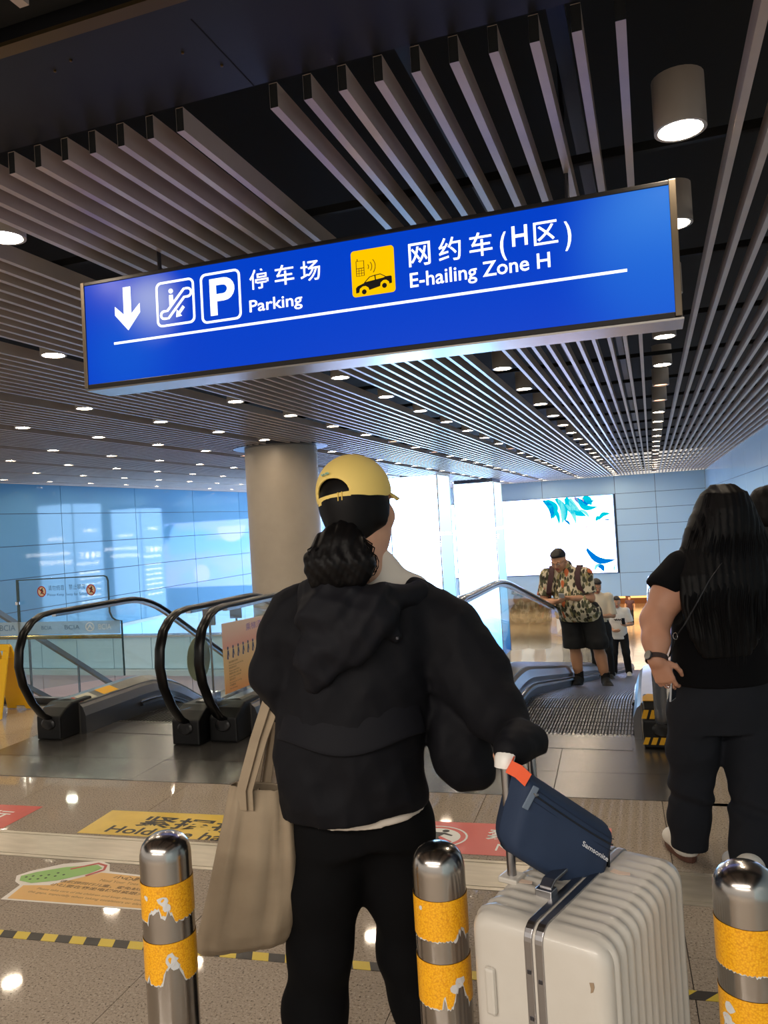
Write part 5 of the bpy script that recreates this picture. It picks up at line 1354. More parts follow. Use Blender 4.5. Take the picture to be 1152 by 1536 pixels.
tag(b.build('hair_strands', m_hair, W1, smooth=True), kind='stuff')
b = MB(); tr_ = [tie + camr * .026 * math.cos(q) + v3(0, 0, 1) * .012 * math.sin(q) - away * .012 * math.cos(q) ** 2 for q in np.linspace(0, 6.283, 16)]; b.tube(tr_, .004, 6); b.build('hair_tie', m_hair2, W1)
# cap
capp = xf([E((0, -.012, .045), (.0905, .108, .100), k=.01)], RH * hs, HC)
def capcut(Pp):
    q = (Pp - HC) @ RHi.T; lowr = (.008 + .034 * (q[:, 1] + .02) / .1) - q[:, 2]
    hole = .043 - np.sqrt((q[:, 0] * .88) ** 2 + ((q[:, 2] - .042) * 1.12) ** 2); hole = np.minimum(hole, q[:, 2] - .036); hole = np.minimum(hole, -q[:, 1] - .03)
    inner = -(np.sqrt(((q[:, 0]) / .0865) ** 2 + ((q[:, 1] + .012) / .104) ** 2 + ((q[:, 2] - .045) / .096) ** 2) - 1) * .09
    return np.maximum(np.maximum(lowr, hole), inner)
cap = to_obj('cap', sdf_mesh(capp, .0035, cut=capcut), m_cap, W1)
b = MB(); vs = []; nu, nv = 17, 6
for j in range(nv):
    for i in range(nu):
        a = math.radians(-62 + 124 * i / (nu - 1)); f = j / (nv - 1); x = .088 * math.sin(a); y = -.012 + .106 * math.cos(a)
        ext = .062 * math.cos(a * 1.15) ** .6 if abs(a) < 1.3 else 0
        vs.append(HC + RH @ (hs * v3(x * (1 + .02 * f), y + ext * f, .034 + .02 * math.cos(a) - .020 * f - .015 * (math.sin(a)) ** 2 * 1.2)))
b.add(vs, [(j * nu + i, j * nu + i + 1, (j + 1) * nu + i + 1, (j + 1) * nu + i) for j in range(nv - 1) for i in range(nu - 1)]); o = b.build('cap_brim', m_cap, W1, smooth=True); md = o.modifiers.new('solid', 'SOLIDIFY'); md.thickness = .003
b = MB(); stp = []
for i in range(22):
    a = math.radians(180 - 34 + 68 * i / 21) ; stp.append(HC + RH @ (hs * v3(.0925 * math.sin(a), -.012 + .110 * math.cos(a), .0285 + .0 * i)))
b.sweep(stp, [(-.0095, -.0012), (.0095, -.0012), (.0095, .0012), (-.0095, .0012)], up=(0, 0, 1)); b.build('cap_strap', m_cap, W1)
b = MB()
for a_ in (159, 165): a = math.radians(a_); c = HC + RH @ (hs * v3(.0935 * math.sin(a), -.012 + .112 * math.cos(a), .0285)); b.bbox(c, (RH @ v3(math.cos(a), -math.sin(a), 0), v3(0, 0, 1), RH @ v3(math.sin(a), math.cos(a), 0)), (.0013, .0105, .0016))
b.build('cap_buckle', mat('buckle_brass', (190, 160, 80), .35, .8), W1)
b = MB(); a = math.radians(184); c0 = HC + RH @ (hs * v3(.0855 * math.sin(a), -.012 + .1015 * math.cos(a), .094)); stroke(b, [(x, .0022 * math.sin(x * 900) + .0012 * math.sin(x * 2100)) for x in np.linspace(-.014, .014, 25)], .0022, (c0 + RH @ v3(0, -.004, 0), RH @ v3(-math.cos(a), math.sin(a), 0), RH @ v3(0, .35, .94)), RH @ v3(math.sin(a), math.cos(a), 0) * .0012)
b.build('cap_stitching', mat('stitch_aqua', (150, 190, 170), .8), W1)

# jacket body and sleeves
U_ = camr; A_ = away
jk = [LOFT([(*(np.array((-0.781, 1.917, 0.728))[:2]), np.array((-0.781, 1.917, 0.728))[2], .185, .135), (*(np.array((-0.783, 1.910, 0.803))[:2]), np.array((-0.783, 1.910, 0.803))[2], .197, .150), (*(np.array((-0.776, 1.910, 0.942))[:2]), np.array((-0.776, 1.910, 0.942))[2], .197, .155), (*(np.array((-0.759, 1.914, 1.080))[:2]), np.array((-0.759, 1.914, 1.080))[2], .197, .150), (*(np.array((-0.738, 1.919, 1.218))[:2]), np.array((-0.738, 1.919, 1.218))[2], .195, .135), (*(np.array((-0.728, 1.932, 1.303))[:2]), np.array((-0.728, 1.932, 1.303))[2], .165, .105), (*(np.array((-0.725, 1.932, 1.345))[:2]), np.array((-0.725, 1.932, 1.345))[2], .115, .08)], math.atan2(.34, .94), .04)]
jk += [C(np.array((-0.772, 1.884, 1.340)), np.array((-0.898, 1.863, 1.284)), .060, .058, k=.05)]
jk += CH([np.array((-0.885, 1.868, 1.283)), np.array((-0.932, 1.853, 1.221)), np.array((-0.965, 1.854, 1.126)), np.array((-0.980, 1.935, 1.041)), np.array((-0.995, 2.036, 0.991))], [.058, .060, .056, .050, .045], .04)
jk += CH([np.array((-0.595, 1.988, 1.272)), np.array((-0.532, 2.010, 1.205)), np.array((-0.464, 1.993, 1.100)), np.array((-0.396, 1.922, 1.019)), np.array((-0.343, 1.845, 0.974))], [.070, .086, .088, .066, .046], .05)
jk += CH([np.array((-0.343, 1.845, 0.974)), np.array((-0.324, 1.788, 0.978)), np.array((-0.317, 1.696, 0.990))], [.046, .044, .034], .03) + [C(np.array((-0.318, 1.658, 1.007)), np.array((-0.293, 1.788, 0.991)), .032, .038, k=.035)]
jk += [E(np.array((-0.537, 2.001, 0.976)), (.06, .06, .10), k=.03), E(np.array((-0.502, 1.972, 0.916)), (.085, .075, .115), k=.015), E(np.array((-0.470, 1.984, 0.863)), (.055, .06, .055), k=.03)]
wr1 = wrinkle(11, 40, .0062, (1.0, .6, .9)); wr2 = wrinkle(4, 110, .0011); zh = np.array((-0.726, 1.782, 0.779))[2]
diag = lambda Pp: .006 * np.sin((Pp @ (U_ * .75 + v3(0, 0, .66))) * 38 + 2 * np.sin(Pp[:, 2] * 9)) * np.clip((1.15 - Pp[:, 2]) * 4, .25, 1)
jcut = lambda Pp: np.maximum((zh - .012 + .05 * np.clip(((Pp - pelv) @ U_) * 1.3, -.1, .12)) - Pp[:, 2], np.where(np.linalg.norm(Pp - np.array((-0.322, 1.737, 0.978)), axis=1) < .14, np.array((-0.316, 1.696, 0.964))[2] - Pp[:, 2], -1.0))
to_obj('jacket', sdf_mesh(jk, .0065, disp=lambda Pp: wr1(Pp) + wr2(Pp) + diag(Pp), cut=jcut), m_jacket, W1)
# back vent flap
def sheet(name, grid, m, th=.005, parent=W1):
    b = MB(); nr, nc = len(grid), len(grid[0]); vs = [p for r_ in grid for p in r_]
    b.add(vs, [(j * nc + i, j * nc + i + 1, (j + 1) * nc + i + 1, (j + 1) * nc + i) for j in range(nr - 1) for i in range(nc - 1)])
    o = b.build(name, m, parent, smooth=True, angle=None); s_ = o.modifiers.new('solid', 'SOLIDIFY'); s_.thickness = th; s_.offset = 0; ss = o.modifiers.new('sub', 'SUBSURF'); ss.levels = 1; ss.render_levels = 1
    return o
fl = []
for j in range(7):
    row = []
    for i in range(19):
        f = i / 18; a = math.radians(-78 + 140 * f); v = j / 6; zz = np.array((-0.760, 1.914, 1.071)) * (1 - v) + np.array((-0.766, 1.913, 0.964)) * v; c = zz
        row.append(c + U_ * (.180 + .027 * v) * math.sin(a) - A_ * (.140 + .028 * v) * math.cos(a) + v3(0, 0, .012 * math.sin(f * 9) * v - .006 * v * math.sin(f * 3.14)))
    fl.append(row)
sheet('back_flap', fl, m_jacket2)
# hood lying on the upper back
hood = [E(np.array((-0.769, 1.781, 1.280)), (.075, .06, .075), k=.05), E(np.array((-0.678, 1.791, 1.269)), (.085, .055, .060), k=.05), E(np.array((-0.788, 1.760, 1.186)), (.062, .04, .060), k=.05), E(np.array((-0.701, 1.773, 1.207)), (.055, .035, .045), k=.05), C(np.array((-0.834, 1.821, 1.335)), np.array((-0.757, 1.805, 1.351)), .035, .04, k=.04), C(np.array((-0.658, 1.818, 1.314)), np.array((-0.583, 1.938, 1.311)), .040, .034, k=.05), C(np.array((-0.656, 1.808, 1.307)), np.array((-0.617, 1.833, 1.229)), .032, .022, k=.04), C(np.array((-0.803, 1.760, 1.161)), np.array((-0.813, 1.768, 1.119)), .03, .02, k=.04)]
wh_ = wrinkle(23, 55, .0065, (1, .5, .8))
to_obj('hood', sdf_mesh(hood, .0055, disp=lambda Pp: wh_(Pp) + .004 * np.sin(Pp @ (U_ * .6 - v3(0, 0, .8)) * 85 + 2 * np.sin(Pp @ U_ * 20))), m_jacket2, W1)
for c in ((-0.614, 1.786, 1.246), (-0.596, 1.798, 1.223)):
    b = MB(); b.bbox(c, (U_, v3(0, 0, 1), A_), (.0035, .0035, .006)); b.build('snap_button', m_darksteel, W1, bevel=.0015)
# storm flap standing off the right shoulder
lap = CH([np.array((-0.576, 2.004, 1.303)), np.array((-0.507, 2.007, 1.251)), np.array((-0.447, 2.008, 1.192)), np.array((-0.414, 2.009, 1.142))], [.030, .032, .028, .016], .03)
to_obj('front_lapel', sdf_mesh(lap, .0055, disp=wrinkle(9, 60, .003)), m_jacket2, W1)
# cream shirt: collar and hem
shp = [C(np.array((-0.705, 1.938, 1.378)), np.array((-0.708, 1.938, 1.330)), .066, .095, k=.03), C(np.array((-0.700, 1.940, 1.350)), np.array((-0.613, 1.997, 1.314)), .060, .050, k=.04), C(np.array((-0.705, 1.938, 1.368)), np.array((-0.797, 1.897, 1.322)), .055, .05, k=.04)]
shp += [LOFT([(*(np.array((-0.765, 1.928, 0.690))[:2]), np.array((-0.765, 1.928, 0.700))[2], .172, .125), (*(np.array((-0.758, 1.929, 0.815))[:2]), np.array((-0.758, 1.929, 0.815))[2], .165, .12), (*(np.array((-0.744, 1.930, 1.042))[:2]), np.array((-0.728, 1.932, 1.303))[2], .14, .09)], math.atan2(.34, .94), .03)]
to_obj('shirt', sdf_mesh(shp, .006, disp=wrinkle(31, 40, .002), cut=lambda Pp: np.maximum((np.array((-0.720, 1.816, 0.747))[2] + .085 * np.clip(((Pp - pelv) @ U_ - .01) * 1.0, -.2, .2) * np.clip(((Pp - pelv) @ U_) * 6, 0, 1)) - Pp[:, 2], .028 - np.linalg.norm((Pp - np.array((-0.712, 1.936, 1.389)))[:, :2], axis=1) if False else -1 + 0 * Pp[:, 0])), m_shirt, W1)
# trousers
tr = [LOFT([(*hiL[:2] * .5 + hiR[:2] * .5, pelv[2] - .12, .165, .115), (*(hiL[:2] * .5 + hiR[:2] * .5), pelv[2] + .06, .15, .105)], math.atan2(.34, .94), .04)]
tr += CH([hiL + v3(0, 0, -.02), (hiL + knL) / 2, knL, (knL + anL) / 2, anL + v3(0, 0, .0)], [.098, .090, .078, .078, .082], .05) + CH([hiR + v3(0, 0, -.02), (hiR + knR) / 2, knR, (knR + anR) / 2, anR], [.098, .090, .078, .078, .082], .05)
to_obj('trousers', sdf_mesh(tr, .008, disp=lambda Pp: wrinkle(41, 26, .005, (1, 1, .6))(Pp), cut=lambda Pp: .045 - Pp[:, 2]), m_pants, W1)
m_shoe = mat('shoe_white', (226, 222, 214), .6); m_brown = mat('sole_brown', (92, 58, 46), .6); m_shoeb = mat('shoe_black', (20, 20, 22), .6)
for a in (anL, anR): shoe('shoe', v3(a[0], a[1], 0) - away * .07, away, m_shoeb, m_shoe, W1)

# ------------------------------------------------------------------ tote bag on her left forearm
m_tote = mat('tote_canvas', (152, 135, 112), 0.85, bump=(330, .25, .0015), var=(6, (136, 119, 98), .6), stretch=(1, 1, 2.2))
tote = thing('tote_bag', tuple(np.array((-1.064, 1.820, 0.403))), 'beige cotton tote bag hanging from the left arm of the woman in the yellow cap', 'bag')
vv = [0, .04, .12, .3, .5, .7, .86, .95, 1.0]
dep = [.030, .036, .052, .074, .080, .074, .056, .030, .006]
PXL = [np.array(q) for q in [(-1.085, 1.817, 0.843), (-1.091, 1.815, 0.826), (-1.103, 1.812, 0.776), (-1.131, 1.804, 0.673), (-1.158, 1.797, 0.569), (-1.184, 1.789, 0.478), (-1.198, 1.785, 0.432), (-1.195, 1.787, 0.409), (-1.176, 1.793, 0.397)]]; PXR = [np.array(q) for q in [(-0.934, 1.869, 0.823), (-0.932, 1.870, 0.805), (-0.928, 1.872, 0.765), (-0.926, 1.874, 0.660), (-0.932, 1.874, 0.555), (-0.945, 1.870, 0.486), (-0.957, 1.867, 0.446), (-0.975, 1.861, 0.423), (-1.006, 1.851, 0.411)]]
b = MB(); n = 48; vs = []
for j in range(len(vv) * 4 - 3):
    f = j / 4; i0 = min(int(f), len(vv) - 2); t_ = f - i0; L = PXL[i0] * (1 - t_) + PXL[i0 + 1] * t_; Rr = PXR[i0] * (1 - t_) + PXR[i0 + 1] * t_; dd = dep[i0] * (1 - t_) + dep[i0 + 1] * t_; v = vv[i0] * (1 - t_) + vv[i0 + 1] * t_
    c = (L + Rr) / 2; hw_ = (Rr - L) / 2; un = hw_ / np.linalg.norm(hw_); an = np.cross(un, v3(0, 0, 1)); an /= np.linalg.norm(an)
    for i in range(n):
        q = 2 * math.pi * i / n; cx_ = math.cos(q); sx_ = math.sin(q); cc = np.sign(cx_) * abs(cx_) ** .8; fo = .010 * math.sin(cc * 8 + v * 2.2) * math.sin(math.pi * min(1, v * 1.15 + .05)) + .006 * math.sin(cc * 17 - v * 4) * (1 - v * .5)
        vs.append(c + hw_ * cc + an * (np.sign(sx_) * abs(sx_) ** .85 * dd + fo * (1 if abs(sx_) > .05 else .3)))
nr = len(vv) * 4 - 3
b.add(vs, [(j * n + i, j * n + (i + 1) % n, (j + 1) * n + (i + 1) % n, (j + 1) * n + i) for j in range(nr - 1) for i in range(n)] + [tuple(range((nr - 1) * n, nr * n))])
o = b.build('bag_body', m_tote, tote, smooth=True, angle=None); s_ = o.modifiers.new('solid', 'SOLIDIFY'); s_.thickness = .003; s_.offset = -1
arm = np.array((-0.982, 1.892, 1.036))
for (q0, q1, dz) in (((-1.037, 1.786, 0.839), (-1.021, 1.792, 0.838), .0), ((-1.047, 1.873, 0.812), (-1.021, 1.882, 0.800), .02)):
    q0 = np.array(q0); q1 = np.array(q1); top = arm + v3(0, 0, .045) - A_ * (.03 if dz == 0 else -.03)
    b = MB(); b.sweep([q0 - v3(0, 0, .05), q0, q0 * .5 + top * .5 - U_ * .006, top - U_ * .012 - v3(0, 0, .02), top, top + U_ * .014 - v3(0, 0, .02), q1 * .5 + top * .5 + U_ * .006, q1, q1 - v3(0, 0, .05)], [(-.015, -.0014), (.015, -.0014), (.015, .0014), (-.015, .0014)], up=(U_ * .85 - A_ * .5) / np.linalg.norm(U_ * .85 - A_ * .5)); b.build('strap', m_tote, tote, smooth=True, angle=60)

# ------------------------------------------------------------------ other people
def shirt_pattern():
    m = bpy.data.materials.new('leaf_print_shirt'); t = NT(m)
    v = t.pos((1, 1, .55), obj=True, rot=(.2, .5, .6)); col = lin((214, 202, 176))
    for sc, thr, c, rt in ((26, .36, (150, 140, 96), 2.1), (30, .36, (70, 74, 52), .3), (36, .34, (52, 46, 36), 1.2), (34, .30, (84, 84, 60), 4.0), (13, .20, (206, 108, 60), 2.8)):
        mp = t.add('ShaderNodeMapping'); mp.inputs['Rotation'].default_value = (rt, rt * .7, rt * 1.3); mp.inputs['Scale'].default_value = (sc, sc * .42, sc * .8)
        t.l.new(v, mp.inputs['Vector'])
        nz = t.add('ShaderNodeTexNoise'); nz.inputs['Scale'].default_value = 2.0; t.l.new(mp.outputs[0], nz.inputs['Vector'])
        mx = t.add('ShaderNodeMix', data_type='VECTOR'); mx.inputs[0].default_value = .25; t.l.new(mp.outputs[0], mx.inputs[4]); t.l.new(nz.outputs['Color'], mx.inputs[5])
        vo = t.add('ShaderNodeTexVoronoi'); vo.inputs['Scale'].default_value = 1.0; t.l.new(mx.outputs[1], vo.inputs['Vector'])
        f = t.ramp(vo.outputs['Distance'], [(thr, (1, 1, 1)), (thr + .05, (0, 0, 0))])
        col = t.mix(f, col, lin(c))
    t.l.new(col, t.bsdf.inputs['Base Color']); t.bsdf.inputs['Roughness'].default_value = .7
    return m
m_black2 = mat('cloth_black', (16, 16, 20), .8); m_tee = mat('tee_white', (230, 228, 224), .8); m_cream = mat('shirt_pale', (226, 214, 192), .8)
m_phone = mat('phone_dark', (24, 24, 28), .2); m_strap = mat('strap_maroon', (64, 34, 40), .7)
def human(label, org, yaw, H, w=1.0, belly=0.0, hips=(0, 0), sh=(0, 0), headp=(0, 0, 0), hyaw=0.0, hpitch=0.0, feet=((-.12, 0), (.12, 0)), elb=None, wri=None, hdir=None, hn=None, shirt=None, shirt_hem=.86, sleeve=.55, legs=None, leg_len=.05, skin=None, shoem=None, solem=None, hairm=None, hair='short', res=.009, group=None, footdir=((-.2, 1), (.2, 1)), fat=1.0, shz=1.405):
    s = H / 1.72; R = rotz(yaw); t = np.array(org, float)
    T = thing('person', tuple(org), label, 'person', group)
    W = lambda p: R @ np.array(p, float) + t
    hx, hy = hips; sx_, sy_ = sh
    hip = [v3(hx + q * .095 * w, hy, .90 * s) for q in (-1, 1)]; ank = [v3(f[0], f[1], .085 * s) for f in feet]
    kn = [(hip[i] + ank[i]) / 2 + v3(0, .03, .02) for i in (0, 1)]
    shd = [v3(sx_ + q * .185 * w, sy_, shz * s) for q in (-1, 1)]; nb = v3(sx_, sy_, 1.46 * s); hc = v3(sx_ + headp[0], sy_ + headp[1] + .02, (1.595 + headp[2]) * s)
    RHd = rotz(hyaw) @ rotx(hpitch)
    hp2 = [('e', R3 @ p[1] * 1 if False else p[1], *p[2:]) if p[0] == 'e' and False else p for p in []]
    sk = s * (1 + .22 * (fat - 1))
    hd_ = []
    for p in head_prims():
        q = p[1] if p[0] == '-' else p
        if q[0] == 'e': q = ('e', RHd @ (q[1] * sk) + hc, q[2] * sk * np.array((1 + .10 * (fat - 1), 1, 1)), RHd @ q[3], q[4])
        else: q = ('c', RHd @ (q[1] * sk) + hc, RHd @ (q[2] * sk) + hc, q[3] * sk, q[4] * sk, q[5])
        hd_.append(('-', q) if p[0] == '-' else q)
    bp = hd_ + [C(hc - RHd @ v3(0, .02, .07) * s, nb, .052 * s * fat ** .5, .06 * s * fat ** .5, k=.03), C(shd[0], shd[1], .045 * w, k=.03), C(nb - v3(0, 0, .14), (hip[0] + hip[1]) / 2 + v3(0, .02, .08), .075 * w, .10 * w, k=.03)]
    for i in (0, 1):
        ar = fat ** .6
        bp += CH([shd[i], elb[i], wri[i]], [.048 * s * ar, .040 * s * ar, .027 * s * ar ** .6], .02)
        bp += hand(np.array(wri[i], float), np.array(hdir[i], float), np.array(hn[i], float), (-1, 1)[i] if True else 1, .55, s * .98)
        bp += CH([hip[i], kn[i], ank[i]], [.088 * s * w, .058 * s * fat ** .6, .040 * s * fat ** .4], .03) + [C((kn[i] * .62 + ank[i] * .38) - v3(0, .018, 0), kn[i] * .3 + ank[i] * .7, .060 * s * fat ** .5, .048 * s * fat ** .4, k=.03), C(ank[i], ank[i] + v3(footdir[i][0] * .12, footdir[i][1] * .12, -.05), .034, .022)]
    RHi_ = np.linalg.inv(RHd * sk)
    to_obj('body', sdf_mesh(bp, res * .8), [skin or m_skin2, m_lip], T, sel=lambda P_: lips_sel((P_ - hc) @ RHi_.T), R=R, t=t)
    add_eyes(T, R @ RHd, R @ hc + t, sk)
    # hair
    if hair == 'short':
        hpz = [E((0, -.020, .040), (.083, .098, .092), k=.01), E((0, .03, .098), (.06, .06, .028), k=.03)]; cutf = lambda P_: (lambda q: np.maximum(.012 + .55 * np.clip(q[:, 1] + .02, 0, 1) - q[:, 2], .0))(((P_ - hc) @ RHi_.T)) * 1.0
        hz = [('e', RHd @ (p[1] * sk) + hc, p[2] * sk, RHd, p[4]) for p in hpz]
        to_obj('hair', sdf_mesh(hz, .006, disp=wrinkle(3, 160, .002), cut=lambda P_: (.030 + .50 * np.clip(((P_ - hc) @ RHi_.T)[:, 1] + .03, 0, 1) - ((P_ - hc) @ RHi_.T)[:, 2])), hairm or m_hair2, T, R=R, t=t)
    else:
        hz = [('e', RHd @ (p[1] * sk) + hc, p[2] * sk, RHd, p[4]) for p in [E((0, -.020, .030), (.086, .100, .098), k=.02), E((0, -.05, -.06), (.08, .07, .09), k=.03), E((0, -.085, .09), (.045, .045, .045), k=.015)]]
        to_obj('hair', sdf_mesh(hz, .006, disp=wrinkle(3, 160, .002), cut=lambda P_: (((P_ - hc) @ RHi_.T)[:, 1] - .04 - .2 * ((P_ - hc) @ RHi_.T)[:, 2])), hairm or m_hair, T, R=R, t=t)
    # shirt
    zt = 1.45 * s; zb_ = shirt_hem * s; n = 7; secs = []
    for j in range(n):
        f = j / (n - 1); z = zb_ + (zt - zb_) * f; cx = hx + (sx_ - hx) * min(1, max(0, (z - .9 * s) / (.5 * s))); cy = hy + (sy_ - hy) * f
        rx = np.interp(f, [0, .35, .75, .92, 1], [.188, .182, .195, .165, .085]) * w; ry = np.interp(f, [0, .35, .75, .92, 1], [.135, .14, .135, .10, .07]) * (.5 + .5 * w)
        bl = belly * math.exp(-((f - .28) / .28) ** 2); secs.append((cx, cy + bl * .6, z, rx + bl * .35, ry + bl))
    sp = [LOFT(secs, 0, .03), C(shd[0], shd[1], .066 * w, k=.03), C(nb - v3(0, 0, .06), nb - v3(0, 0, .005), .09 * w, .068 * w, k=.03)]
    for i in (0, 1):
        e_ = np.array(elb[i], float); m_ = shd[i] + (e_ - shd[i]) * min(1, sleeve); w__ = np.array(wri[i], float)
        sp += [C(shd[i] - v3(0, 0, .01), m_, .072 * s * fat ** .5, .072 * s * fat ** .5, k=.04)]
        if sleeve > 1: sp += [C(m_, e_ + (w__ - e_) * (sleeve - 1), .066 * s, .052 * s, k=.03)]
    cuts = []
    def scut(P_):
        d = zb_ - P_[:, 2]
        for i in (0, 1):
            e_ = np.array(elb[i], float); ax = e_ - shd[i]; ax = ax / np.linalg.norm(ax); m_ = shd[i] + (e_ - shd[i]) * min(1, sleeve)
            if sleeve <= 1: d = np.maximum(d, np.where(np.linalg.norm(P_ - (m_ + ax * .05), axis=1) < .13 * fat ** .3, (P_ - m_) @ ax, -1))
        return d
    so = to_obj('shirt', sdf_mesh(sp, res, disp=wrinkle(int(H * 100), 42, .004), cut=scut), shirt, T, R=R, t=t)
    # trousers or shorts
    lp = [LOFT([(hx, hy, .80 * s, .165 * w + belly * .2, .115 * w + belly * .35), (hx, hy, .92 * s, .165 * w + belly * .25, .12 * w + belly * .4), (hx, hy + .01, 1.0 * s, .16 * w, .115 * w + belly * .3)], 0, .04)]
    for i in (0, 1):
        end = ank[i] * 1.0; lp += CH([hip[i] - v3(0, 0, .03), kn[i], end], [.104 * s * w, .082 * s * w ** .7, .070 * s * w ** .5], .04)
        if leg_len > .3: lp[-1] = C(kn[i] + v3(0, 0, .02), kn[i] - v3(0, 0, .14), .112 * s * w ** .6, .118 * s * w ** .6, k=.04); lp[-2] = C(hip[i] - v3(0, 0, .03), kn[i] + v3(0, 0, .02), .112 * s * w, .110 * s * w ** .6, k=.04)
    to_obj('shorts' if leg_len > .3 else 'trousers', sdf_mesh(lp, res, disp=wrinkle(8, 30, .004), cut=lambda P_: leg_len * s - P_[:, 2]), legs, T, R=R, t=t)
    for i in (0, 1):
        fd = np.array((*footdir[i], 0.0)); fd /= np.linalg.norm(fd); a = v3(ank[i][0], ank[i][1], 0) - fd * .07
        shoe('shoe', R @ a + t, R @ fd, shoem, solem, T, L=.28 * s * fat ** .2, wdt=.050 * s * fat ** .4, h=.085)
    return T, W, R, t
def phone(parent_label, c, u, v, n, name='phone', m=None, cat='phone'):
    t = thing('phone', tuple(c), parent_label, cat)
    b = MB(); b.bbox(c, (u, v, n), (.036, .074, .004)); b.build('case', m or m_phone, t, bevel=.003)
    b = MB(); c2 = np.array(c) + np.array(n) * .0045; b.bbox(c2, (u, v, n), (.033, .069, .0004)); b.build('screen', mat('phone_screen', (40, 44, 52), .1), t)
    return t
PIv = math.pi
# man in the patterned shirt, leaning on the rail: person's right is the picture's left
zz = w_bz(10.10) - .012
facing = PIv - math.radians(5)
M1, W_, R_, t_ = human('heavyset man in leaf-patterned short-sleeved shirt and black shorts looking at phone', (-.83, 10.10, zz), facing, 1.76, w=1.28, belly=.085, hips=(.09, 0), sh=(.235, .03), headp=(.055, .10, -.055), hyaw=-.25, hpitch=-.55,
      feet=((-.17, .02), (.16, -.02)), footdir=((-.35, 1), (.25, 1)), elb=((-.06, .06, 1.09), (.525, .10, 1.06)), wri=((.12, .33, 1.12), (.34, .33, 1.08)), hdir=((.72, .35, .08), (-.75, .25, .10)), hn=((-.2, .5, -.75), (.2, .5, -.75)),
      shirt=shirt_pattern(), shirt_hem=.79, sleeve=.80, legs=m_black2, leg_len=.46, skin=m_skin2, shoem=m_shoeb, solem=m_shoeb, res=.010, fat=1.45, shz=1.355)
phone('white phone held by the man in the leaf-patterned shirt', W_((.232, .385, 1.145)), R_ @ v3(.95, .1, .1), R_ @ v3(-.1, .75, .62), R_ @ v3(0, -.62, .75), m=mat('phone_white', (222, 222, 226), .3))
bk = thing('backpack', tuple(W_((.23, -.2, 1.2))), 'dark backpack with maroon straps worn by the man in patterned shirt', 'backpack')
for sx in (.06, .40):
    b = MB(); pts = [(sx, -.13, 1.36), (sx + .0, -.04, 1.495), (sx, .06, 1.50), (sx + (.01 if sx < .1 else -.01), .160, 1.40), (sx + (.0 if sx < .1 else .01), .20, 1.28), (sx + (-.03 if sx < .1 else .03), .19, 1.18), (sx + (-.06 if sx < .1 else .06), .06, 1.10)]
    up = R_ @ v3(1, 0, 0); b.sweep([W_(p) for p in pts], [(-.032, -.006), (.032, -.006), (.032, .006), (-.032, .006)], up=up); b.build('shoulder_strap', m_strap, bk, smooth=True, angle=50)
to_obj('pack', sdf_mesh([BX((.22, -.24, 1.22), (.15, .07, .22), np.eye(3), .05)], .012), m_strap, bk, R=R_, t=t_)
# glasses and socks
b = MB(); hcw = v3(.235 + .055, .03 + .10 + .02, (1.595 - .055) * 1.76 / 1.72); RG = rotz(-.25) @ rotx(-.55)
for sd in (-1, 1): b.tube([W_(hcw + RG @ v3(sd * .033 + .024 * math.cos(q), .106, .006 + .019 * math.sin(q))) for q in np.linspace(0, 6.283, 15)], .0022, 5)
b.tube([W_(hcw + RG @ v3(x, .109, .010)) for x in (-.010, .010)], .002, 5)
for sd in (-1, 1): b.tube([W_(hcw + RG @ v3(sd * .057, .104, .010)), W_(hcw + RG @ v3(sd * .084, .02, .012))], .002, 5)
b.build('glasses', mat('glasses_metal', (190, 190, 194), .25, .9), M1)
for fx, fy in ((-.17, .02), (.16, -.02)):
    b = MB(); b.tube([W_((fx, fy, .06)), W_((fx, fy, .17))], [.060, .058], 14); b.build('sock', m_black2, M1, smooth=True)
# man in pale shirt behind him
zz = w_bz(14.5) - .012
M2, W_, R_, t_ = human('man in pale shirt and black trousers standing behind the patterned shirt man', (-1.0, 14.5, zz), facing, 1.78, w=1.02, headp=(0, .05, 0), hpitch=-.5, hyaw=.5, feet=((-.15, .05), (.10, -.05)), elb=((-.25, .02, 1.12), (.25, .0, 1.12)), wri=((-.08, .27, 1.14), (.10, .24, 1.10)), hdir=((.6, .7, .2), (-.6, .7, .2)), hn=((-.3, .3, -.8), (.3, .3, -.8)),
      shirt=m_cream, shirt_hem=.98, sleeve=.95, legs=m_black2, shoem=m_shoeb, solem=m_shoeb, res=.012)
phone('dark phone held by the man in the pale shirt', W_((.0, .36, 1.20)), R_ @ v3(1, 0, 0), R_ @ v3(0, .7, .7), R_ @ v3(0, -.7, .7))
# young man in white tee
zz = w_bz(17.72) - .012
M3, W_, R_, t_ = human('young man in white tee and black trousers, farthest on the walkway, holding a phone', (-.83, 17.72, zz), facing, 1.72, w=1.0, headp=(0, .03, 0), hpitch=-.28, hyaw=.15, feet=((-.16, .0), (.15, .0)), elb=((-.27, .0, 1.12), (.27, .02, 1.10)), wri=((-.17, .24, 1.12), (.06, .24, 1.0)), hdir=((.15, .6, .7), (-.7, .5, .1)), hn=((-.7, .5, -.3), (.2, .7, -.5)),
      shirt=m_tee, shirt_hem=.80, sleeve=.85, legs=m_black2, shoem=m_shoe, solem=m_shoe, res=.012)
phone('dark phone in the hand of the young man in white tee', W_((-.15, .33, 1.22)), R_ @ v3(.9, .3, 0), R_ @ v3(0, .3, .95), R_ @ v3(-.3, .9, -.3))
b = MB(); o_ = W_((.06, .170, 1.23)); stroke(b, [(x, .016 * math.sin(x * 160) + .006 * math.sin(x * 390)) for x in np.linspace(0, .15, 30)], .014, (o_, R_ @ v3(-1, 0, 0), v3(0, 0, 1)), R_ @ v3(0, .002, 0)); b.build('shirt_print', m_ink, M3)
